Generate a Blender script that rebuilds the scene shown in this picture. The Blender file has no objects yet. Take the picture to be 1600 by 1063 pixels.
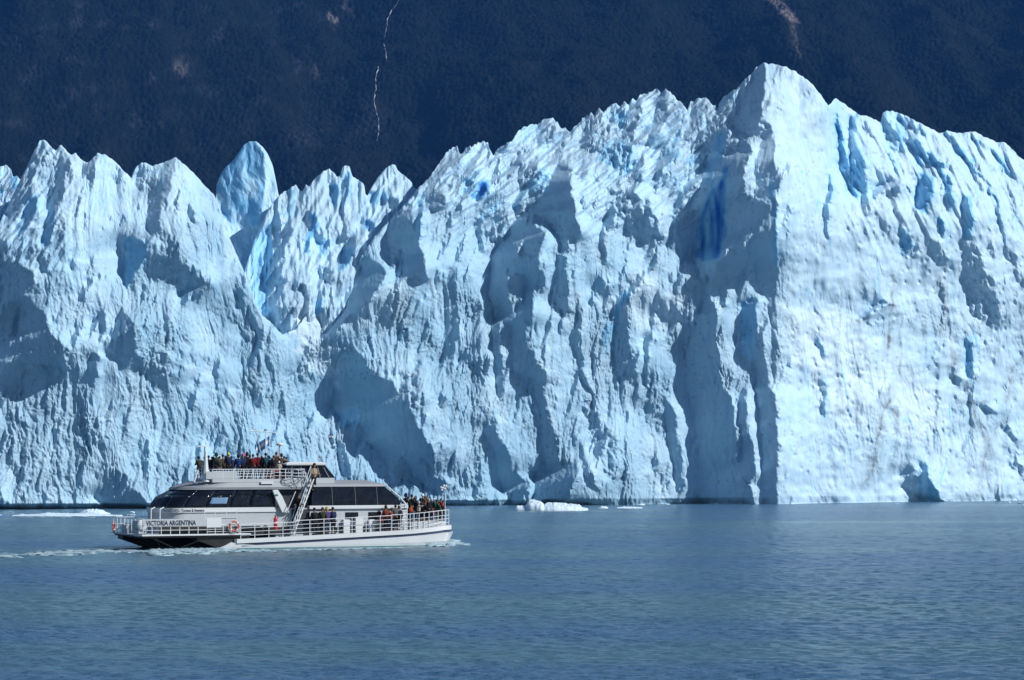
import bpy, bmesh, math, random
import numpy as np
from mathutils import Vector, Matrix
R = math.radians
scene = bpy.context.scene
col = scene.collection

# ---------------------------------------------------------------- camera
PW, PH = 1600.0, 1063.0          # photo size, used to measure from
F_PX = 3960.0                    # focal length in photo pixels
HORIZON = 708.0                  # photo row of the horizon
EYE = 6.67                       # camera height above the lake
cam = bpy.data.cameras.new('camera')
cam.sensor_fit = 'HORIZONTAL'
cam.sensor_width = 36.0
cam.lens = F_PX / PW * 36.0
cam.shift_y = (HORIZON - PH / 2) / PW
cam.clip_start = 1.0
cam.clip_end = 30000.0
cam_o = bpy.data.objects.new('camera', cam)
cam_o.location = (0, 0, EYE)
cam_o.rotation_euler = (R(90), 0, 0)
col.objects.link(cam_o)
scene.camera = cam_o

# ---------------------------------------------------------------- light
SUN_AZ = R(73)                   # to the right of the direction back to the viewer
SUN_EL = R(37)
sun_dir = Vector((math.cos(SUN_EL) * math.sin(SUN_AZ), -math.cos(SUN_EL) * math.cos(SUN_AZ), math.sin(SUN_EL)))
world = bpy.data.worlds.new("World")
scene.world = world
world.use_nodes = True
wn = world.node_tree.nodes; wl = world.node_tree.links
sky = wn.new('ShaderNodeTexSky')
sky.sky_type = 'NISHITA'
sky.sun_disc = False
sky.sun_elevation = SUN_EL
# sun_rotation turns the sun clockwise from +Y seen from above
sky.sun_rotation = math.atan2(sun_dir.x, sun_dir.y)
sky.air_density = 1.0; sky.dust_density = 0.0; sky.ozone_density = 3.2
bg = wn['Background']
bg.inputs['Strength'].default_value = 0.056
wl.new(sky.outputs[0], bg.inputs['Color'])
sl = bpy.data.lights.new('sun', 'SUN')
sl.energy = 4.75; sl.angle = R(0.5); sl.color = (1.0, 0.99, 0.97)
so = bpy.data.objects.new('sun', sl)
so.rotation_euler = sun_dir.to_track_quat('Z', 'Y').to_euler()
col.objects.link(so)
scene.view_settings.view_transform = 'Standard'
scene.view_settings.look = 'None'
scene.view_settings.exposure = 0.27
scene.view_settings.gamma = 1.0

# ---------------------------------------------------------------- helpers
def at(px, py, Y):
    """world point seen at photo pixel (px, py), Y metres away"""
    return Vector(((px - 800) / F_PX * Y, Y, EYE - (py - HORIZON) / F_PX * Y))

def tag(o, label=None, cat=None, group=None, kind=None):
    if label: o['label'] = label
    if cat: o['category'] = cat
    if group: o['group'] = group
    if kind: o['kind'] = kind
    return o

def empty(name, loc=(0, 0, 0), rz=0.0, parent=None):
    o = bpy.data.objects.new(name, None)
    o.location = loc; o.rotation_euler = (0, 0, rz); o.empty_display_size = 0.3
    col.objects.link(o)
    if parent: o.parent = parent
    return o

def link(name, me, mat=None, parent=None):
    o = bpy.data.objects.new(name, me)
    if mat is not None and len(me.materials) == 0: me.materials.append(mat)
    col.objects.link(o)
    if parent: o.parent = parent
    return o

def np_mesh(name, verts, faces, smooth=True):
    """verts (N,3), faces (M,4) arrays"""
    me = bpy.data.meshes.new(name)
    n, m = len(verts), len(faces)
    k = faces.shape[1]
    me.vertices.add(n); me.vertices.foreach_set('co', np.asarray(verts, dtype=np.float32).ravel())
    me.loops.add(m * k); me.loops.foreach_set('vertex_index', faces.astype(np.int32).ravel())
    me.polygons.add(m)
    me.polygons.foreach_set('loop_start', np.arange(0, m * k, k, dtype=np.int32))
    if smooth: me.polygons.foreach_set('use_smooth', np.ones(m, dtype=bool))
    me.update(calc_edges=True)
    return me

def grid_faces(nr, nc):
    i = np.arange(nr - 1)[:, None] * nc + np.arange(nc - 1)[None, :]
    i = i.ravel()
    return np.stack([i, i + nc, i + nc + 1, i + 1], axis=1)

def add_attr(me, name, arr):
    a = me.attributes.new(name, 'FLOAT', 'POINT')
    a.data.foreach_set('value', np.asarray(arr, dtype=np.float32).ravel())

def mat_nodes(name):
    m = bpy.data.materials.new(name); m.use_nodes = True
    nt = m.node_tree
    return m, nt, nt.nodes['Principled BSDF']

def N(nt, kind, **kw):
    n = nt.nodes.new(kind)
    for k, v in kw.items():
        if k.startswith('i_'): n.inputs[k[2:].replace('_', ' ')].default_value = v
        else: setattr(n, k, v)
    return n

# ---- numpy noise
def _hash(ix, iy, seed):
    h = (ix.astype(np.int64) * 374761393 + iy.astype(np.int64) * 668265263 + seed * 974711) & 0x7fffffff
    h = ((h ^ (h >> 13)) * 1274126177) & 0x7fffffff
    return ((h ^ (h >> 16)) & 0xffff) / 65535.0

def perlin(x, y, seed=0):
    ix = np.floor(x); iy = np.floor(y); fx = x - ix; fy = y - iy
    ux = fx * fx * fx * (fx * (fx * 6 - 15) + 10); uy = fy * fy * fy * (fy * (fy * 6 - 15) + 10)
    def g(dx, dy):
        a = _hash(ix + dx, iy + dy, seed) * 2 * np.pi
        return np.cos(a) * (fx - dx) + np.sin(a) * (fy - dy)
    a = g(0, 0); b = g(1, 0); c = g(0, 1); d = g(1, 1)
    return ((a + (b - a) * ux) * (1 - uy) + (c + (d - c) * ux) * uy) * 1.5

def fbm(x, y, octv=4, seed=0, gain=0.5):
    s = 0; a = 1.0
    for i in range(octv):
        s = s + a * perlin(x * 2 ** i + 17.3 * i, y * 2 ** i - 9.1 * i, seed + i * 31); a *= gain
    return s

def worley(x, y, seed=0):
    ix = np.floor(x); iy = np.floor(y)
    best = np.full(x.shape, 9.0)
    for dy in (-1, 0, 1):
        for dx in (-1, 0, 1):
            cx = ix + dx; cy = iy + dy
            px = cx + _hash(cx, cy, seed); py = cy + _hash(cx, cy, seed + 77)
            d = (px - x) ** 2 + (py - y) ** 2
            best = np.minimum(best, d)
    return np.sqrt(best)
# ================================================================ LAKE
def make_water():
    # ONE sheet; finer towards the viewer, with real swell
    ys = [-300, 20]
    y = 40.0
    while y < 700:
        ys.append(y); y *= 1.0022
    while y < 9000:
        ys.append(y); y *= 1.12
    ys = np.array(ys)
    t = np.linspace(-1, 1, 640)
    xs = np.sign(t) * (np.abs(t))
    Y, T = np.meshgrid(ys, xs, indexing='ij')
    half = np.maximum(np.abs(Y) * 0.3, 30)
    X = T * half
    X[:, 0] = -6000; X[:, -1] = 6000
    Z = np.zeros_like(X)
    fade = np.clip(1.2 - np.abs(Y) / 520.0, 0, 1) * (np.abs(T) < 1)
    Z += 0.045 * fbm(X / 5.0, Y / 2.6, 3, 5)
    Z += 0.055 * fbm(X / 1.15 + Y * .1, Y / 0.6, 3, 9)
    Z *= fade
    me = np_mesh('water', np.stack([X.ravel(), Y.ravel(), Z.ravel()], 1), grid_faces(*X.shape)[:, ::-1])
    m, nt, p = mat_nodes('lake_water')
    L = nt.links
    tc = N(nt, 'ShaderNodeTexCoord')
    mp = N(nt, 'ShaderNodeMapping'); mp.inputs['Scale'].default_value = (0.55, 1.0, 1.0)
    L.new(tc.outputs['Object'], mp.inputs['Vector'])
    n1 = N(nt, 'ShaderNodeTexNoise', i_Scale=2.3, i_Detail=5.0, i_Roughness=0.62)
    n2 = N(nt, 'ShaderNodeTexNoise', i_Scale=0.05, i_Detail=3.0, i_Roughness=0.5)
    L.new(mp.outputs[0], n1.inputs['Vector'])
    mp2 = N(nt, 'ShaderNodeMapping'); mp2.inputs['Scale'].default_value = (0.35, 1.0, 1.0)
    L.new(tc.outputs['Object'], mp2.inputs['Vector']); L.new(mp2.outputs[0], n2.inputs['Vector'])
    ramp = N(nt, 'ShaderNodeValToRGB')
    ramp.color_ramp.elements[0].position = 0.38; ramp.color_ramp.elements[0].color = (0.064, 0.143, 0.192, 1)
    ramp.color_ramp.elements[1].position = 0.62; ramp.color_ramp.elements[1].color = (0.056, 0.130, 0.238, 1)
    L.new(n2.outputs['Fac'], ramp.inputs['Fac']); L.new(ramp.outputs[0], p.inputs['Base Color'])
    # wind lanes: calmer and rougher patches
    mr = N(nt, 'ShaderNodeMapRange'); mr.inputs['From Min'].default_value = 0.35; mr.inputs['From Max'].default_value = 0.6
    mr.inputs['To Min'].default_value = 0.25; mr.inputs['To Max'].default_value = 1.0
    L.new(n2.outputs['Fac'], mr.inputs['Value'])
    b = N(nt, 'ShaderNodeBump'); b.inputs['Distance'].default_value = 0.3
    L.new(mr.outputs[0], b.inputs['Strength']); L.new(n1.outputs['Fac'], b.inputs['Height'])
    L.new(b.outputs[0], p.inputs['Normal'])
    p.inputs['Roughness'].default_value = 0.22; p.inputs['Specular IOR Level'].default_value = 0.27
    p.inputs['IOR'].default_value = 1.33
    o = link('lake_water', me, m); tag(o, kind='structure')
make_water()

# ================================================================ MOUNTAIN
def make_mountain():
    x0 = np.linspace(-1250, 1250, 1150)
    xs = np.concatenate([np.linspace(-6000, -1400, 30), x0, np.linspace(1400, 6000, 30)])
    s0 = np.linspace(320, 1150, 620)
    ss = np.concatenate([np.linspace(-10, 300, 22), s0, np.linspace(1180, 2200, 30)])
    S, X = np.meshgrid(ss, xs, indexing='ij')
    big = 130 * fbm(X / 900, S / 900, 3, 3) + 60 * fbm((X + .5 * S) / 300, (S - .3 * X) / 320, 3, 8)
    big += 16 * np.abs(fbm((X + .6 * S) / 150, (S - .3 * X) / 170, 3, 12))
    Y = 4300 + S / 0.78
    Z = S - 12 + big * np.clip(S / 200, 0, 1)
    trees = 9.0 * worley(X / 10.0, S / 7.0, 4) + 6.0 * worley(X / 6.0, S / 4.5, 7)
    Z = Z - trees
    verts = np.stack([X.ravel(), Y.ravel(), Z.ravel()], 1)
    me = np_mesh('mountain', verts, grid_faces(*X.shape)[:, ::-1])
    # where bare rock shows between the trees, in photo pixels
    px = 800 + F_PX * X / Y; py = HORIZON - F_PX * (Z - EYE) / Y
    wx = px + 9 * fbm(px / 14, py / 14, 3, 21); wy = py + 9 * fbm(px / 14, py / 14, 3, 25)
    rock = np.zeros_like(X)
    for (cx, cy, rx, ry, a) in [(282, 106, 16, 18, .8), (493, 112, 7, 18, .45), (520, 30, 6, 9, 1.0), (541, 12, 8, 16, .6),
                                (470, 215, 34, 22, .6), (455, 262, 18, 22, .4), (575, 190, 36, 34, .5), (500, 185, 60, 10, .25),
                                (1242, 60, 8, 34, .55), (600, 25, 12, 30, .4), (395, 150, 12, 22, .3), (380, 190, 16, 20, .3),
                                (135, 135, 24, 8, .25), (1420, 90, 34, 14, .25), (1335, 100, 24, 12, .2), (265, 180, 30, 14, .2),
                                (165, 235, 18, 12, .3), (620, 122, 12, 6, .35), (545, 125, 40, 5, .3), (472, 150, 6, 26, .3),
                                (1510, 40, 30, 14, .2), (300, 60, 26, 20, .15), (120, 60, 20, 20, .15), (1460, 28, 14, 8, .2)]:
        d = ((wx - cx) / rx) ** 2 + ((wy - cy) / ry) ** 2
        rock = np.maximum(rock, a * np.exp(-d * 1.2))
    sc_ = np.clip(fbm(px / 38 + py / 90, py / 26, 4, 61) - .30, 0, 1) * np.clip((720 - px) / 300, .12, 1) * 1.1
    gul = np.clip(1 - np.abs(fbm((px + .35 * py) / 85, py / 400, 3, 63)) * 26, 0, 1) * .22 * np.clip(fbm(px / 40, py / 30, 2, 65) + .3, 0, 1)
    rock = np.maximum(rock, np.maximum(sc_, gul))
    # pale landslide scar narrowing downhill
    tt = np.clip((wy - (-30)) / 68.0, 0, 1)
    cx = 1205 + (py + 5) * 0.95; w = np.clip(12 - (py + 5) * 0.16, 2.2, 14) * (1 + .3 * perlin(py / 6, py * 0, 5))
    scar = np.clip(1.6 - np.abs(px - cx) / w, 0, 1) * (py < 36) * (py > -120)
    cx2 = 1236 + (py - 33) * .22; scar = np.maximum(scar, .45 * np.clip(1.4 - np.abs(px - cx2 - 3 * perlin(py / 9, py * 0, 9)) / 4.5, 0, 1) * (py > 30) * (py < 95) * np.clip(fbm(px / 4, py / 5, 2, 19) + .6, 0, 1))
    sca = np.zeros_like(X)
    for (cx_, cy_, rx, ry, a) in [(520, 30, 5, 8, 1.0), (282, 106, 9, 12, .45), (541, 10, 5, 12, .4), (493, 112, 5, 14, .25)]:
        sca = np.maximum(sca, a * np.exp(-(((wx - cx_) / rx) ** 2 + ((wy - cy_) / ry) ** 2) * 1.3))
    rock = np.maximum(rock * (0.35 + 0.9 * np.clip(fbm(px / 5, py / 7, 3, 77) + .5, 0, 1.4)), scar * 1.0)
    add_attr(me, 'rock', rock); add_attr(me, 'scar', np.clip(np.maximum(sca, scar * .9), 0, 1) * np.clip(.75 + .7 * fbm(px / 3, py / 4, 2, 79), .1, 1))
    m, nt, p = mat_nodes('forested_slope'); L = nt.links
    tc = N(nt, 'ShaderNodeTexCoord')
    n1 = N(nt, 'ShaderNodeTexNoise', i_Scale=0.02, i_Detail=8.0, i_Roughness=0.65)
    n2 = N(nt, 'ShaderNodeTexNoise', i_Scale=0.14, i_Detail=4.0, i_Roughness=0.7)
    L.new(tc.outputs['Object'], n1.inputs['Vector']); L.new(tc.outputs['Object'], n2.inputs['Vector'])
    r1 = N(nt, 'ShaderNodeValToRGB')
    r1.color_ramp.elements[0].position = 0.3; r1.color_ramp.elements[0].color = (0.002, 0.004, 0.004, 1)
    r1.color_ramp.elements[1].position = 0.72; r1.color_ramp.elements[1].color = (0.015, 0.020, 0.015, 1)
    mul = N(nt, 'ShaderNodeMath', operation='MULTIPLY_ADD'); mul.inputs[1].default_value = 0.45
    L.new(n2.outputs['Fac'], mul.inputs[0])
    mm = N(nt, 'ShaderNodeMath', operation='MULTIPLY'); mm.inputs[1].default_value = 0.55
    L.new(n1.outputs['Fac'], mm.inputs[0]); L.new(mm.outputs[0], mul.inputs[2]); L.new(mul.outputs[0], r1.inputs['Fac'])
    at_ = N(nt, 'ShaderNodeAttribute', attribute_name='rock')
    r2 = N(nt, 'ShaderNodeValToRGB')
    r2.color_ramp.elements[0].position = 0.3; r2.color_ramp.elements[0].color = (0.014, 0.018, 0.024, 1)
    r2.color_ramp.elements[1].position = 0.7; r2.color_ramp.elements[1].color = (0.046, 0.054, 0.070, 1)
    L.new(n2.outputs['Fac'], r2.inputs['Fac'])
    mx = N(nt, 'ShaderNodeMix', data_type='RGBA')
    L.new(at_.outputs['Fac'], mx.inputs[0]); L.new(r1.outputs[0], mx.inputs[6]); L.new(r2.outputs[0], mx.inputs[7])
    asc = N(nt, 'ShaderNodeAttribute', attribute_name='scar'); mx2 = N(nt, 'ShaderNodeMix', data_type='RGBA')
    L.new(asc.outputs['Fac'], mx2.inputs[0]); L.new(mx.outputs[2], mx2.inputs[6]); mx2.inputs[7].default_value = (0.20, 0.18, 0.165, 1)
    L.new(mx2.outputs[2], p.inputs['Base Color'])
    p.inputs['Roughness'].default_value = 1.0; p.inputs['Specular IOR Level'].default_value = 0.0
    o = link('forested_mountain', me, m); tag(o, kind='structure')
    # height lookup for laying the waterfalls on the slope
    return X, Y, Z, px, py
MX, MY, MZ, MPX, MPY = make_mountain()

def slope_point(qx, qy):
    d = (MPX - qx) ** 2 + (MPY - qy) ** 2
    i = np.argmin(d)
    Yv = MY.ravel()[i]
    return at(qx, qy, Yv - 14)

def simple_mat(name, color, rough=0.6, metal=0.0, spec=0.5, noise=None, nscale=3.0, bump=0.0):
    m, nt, p = mat_nodes(name); L = nt.links
    c = (*color, 1)
    p.inputs['Base Color'].default_value = c
    p.inputs['Roughness'].default_value = rough; p.inputs['Metallic'].default_value = metal
    p.inputs['Specular IOR Level'].default_value = spec
    v = 0.08 if noise is None else noise
    tc = N(nt, 'ShaderNodeTexCoord')
    n = N(nt, 'ShaderNodeTexNoise', i_Scale=nscale, i_Detail=4.0)
    L.new(tc.outputs['Object'], n.inputs['Vector'])
    mr = N(nt, 'ShaderNodeMapRange'); mr.inputs['To Min'].default_value = 1 - v; mr.inputs['To Max'].default_value = 1 + v
    L.new(n.outputs['Fac'], mr.inputs['Value'])
    h = N(nt, 'ShaderNodeHueSaturation'); h.inputs['Color'].default_value = c
    L.new(mr.outputs[0], h.inputs['Value']); L.new(h.outputs[0], p.inputs['Base Color'])
    if bump:
        b = N(nt, 'ShaderNodeBump'); b.inputs['Distance'].default_value = bump
        L.new(n.outputs['Fac'], b.inputs['Height']); L.new(b.outputs[0], p.inputs['Normal'])
    return m

M_FALL = simple_mat('white_water', (0.36, 0.40, 0.44), 0.8, nscale=0.3, noise=0.6)
def waterfall(segs, label, name='waterfall', width=1.4):
    rnd = random.Random(5)
    bm = bmesh.new()
    for seg in segs:
        pts = []
        for (a, b) in zip(seg[:-1], seg[1:]):
            k = max(2, int(math.hypot(b[0] - a[0], b[1] - a[1]) / 3))
            for j in range(k):
                t = j / k
                pts.append((a[0] + (b[0] - a[0]) * t + rnd.uniform(-.9, .9), a[1] + (b[1] - a[1]) * t))
        pts.append(seg[-1])
        prev = None
        for q in pts:
            c = slope_point(*q); w = width * rnd.choice((.12, .3, .5, .8, 1.2, 1.7))
            ring = [bm.verts.new(c + Vector((dx * w, dy * w, dz * w))) for dx, dy, dz in ((-1, .3, 0), (0, -.8, .5), (1, .3, 0), (0, 1.2, -.5))]
            if prev:
                for i in range(4): bm.faces.new((prev[i], prev[(i + 1) % 4], ring[(i + 1) % 4], ring[i]))
            prev = ring
    me = bpy.data.meshes.new(name); bm.to_mesh(me); bm.free()
    o = link(name, me, M_FALL); tag(o, label, 'waterfall')
    return o
waterfall([[(626, -14), (622, 4), (612, 16), (606, 30), (603, 48), (601, 58)], [(600, 68), (603, 82), (604, 96)],
           [(591, 104), (587, 122), (587, 140), (584, 156), (587, 172), (592, 188), (592, 204), (589, 220)]],
          'thin white waterfall running down the dark forested slope left of centre', width=.75)
# haze: closed box of even air round everything
def make_haze():
    bm = bmesh.new()
    bmesh.ops.create_cube(bm, size=1.0)
    for v in bm.verts:
        v.co = Vector((v.co.x * 17000, v.co.y * 9600 + 4100, (v.co.z + .5) * 2720 - 18))
    me = bpy.data.meshes.new('haze'); bm.to_mesh(me); bm.free()
    m = bpy.data.materials.new('haze_air'); m.use_nodes = True
    nt = m.node_tree; nt.nodes.remove(nt.nodes['Principled BSDF'])
    v = nt.nodes.new('ShaderNodeVolumePrincipled')
    v.inputs['Color'].default_value = (0.055, 0.245, 0.76, 1)
    v.inputs['Density'].default_value = 0.23 / 5400
    v.inputs['Anisotropy'].default_value = 0.0
    nt.links.new(v.outputs[0], nt.nodes['Material Output'].inputs['Volume'])
    o = link('haze', me, m); tag(o, kind='stuff')
    o.display_type = 'WIRE'
HAZE = True
if HAZE: make_haze()
# ================================================================ GLACIER
GS = 1.6                                     # grid step in photo pixels
GX = np.arange(-230, 1830, GS); GY = np.arange(70, 822, GS)
GXX, GYY = np.meshgrid(GX, GY)
BASE_D = lambda x: np.interp(x, [-230, 0, 230, 400, 750, 1100, 1600, 1830], [292, 297, 302, 308, 320, 334, 362, 374])

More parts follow.
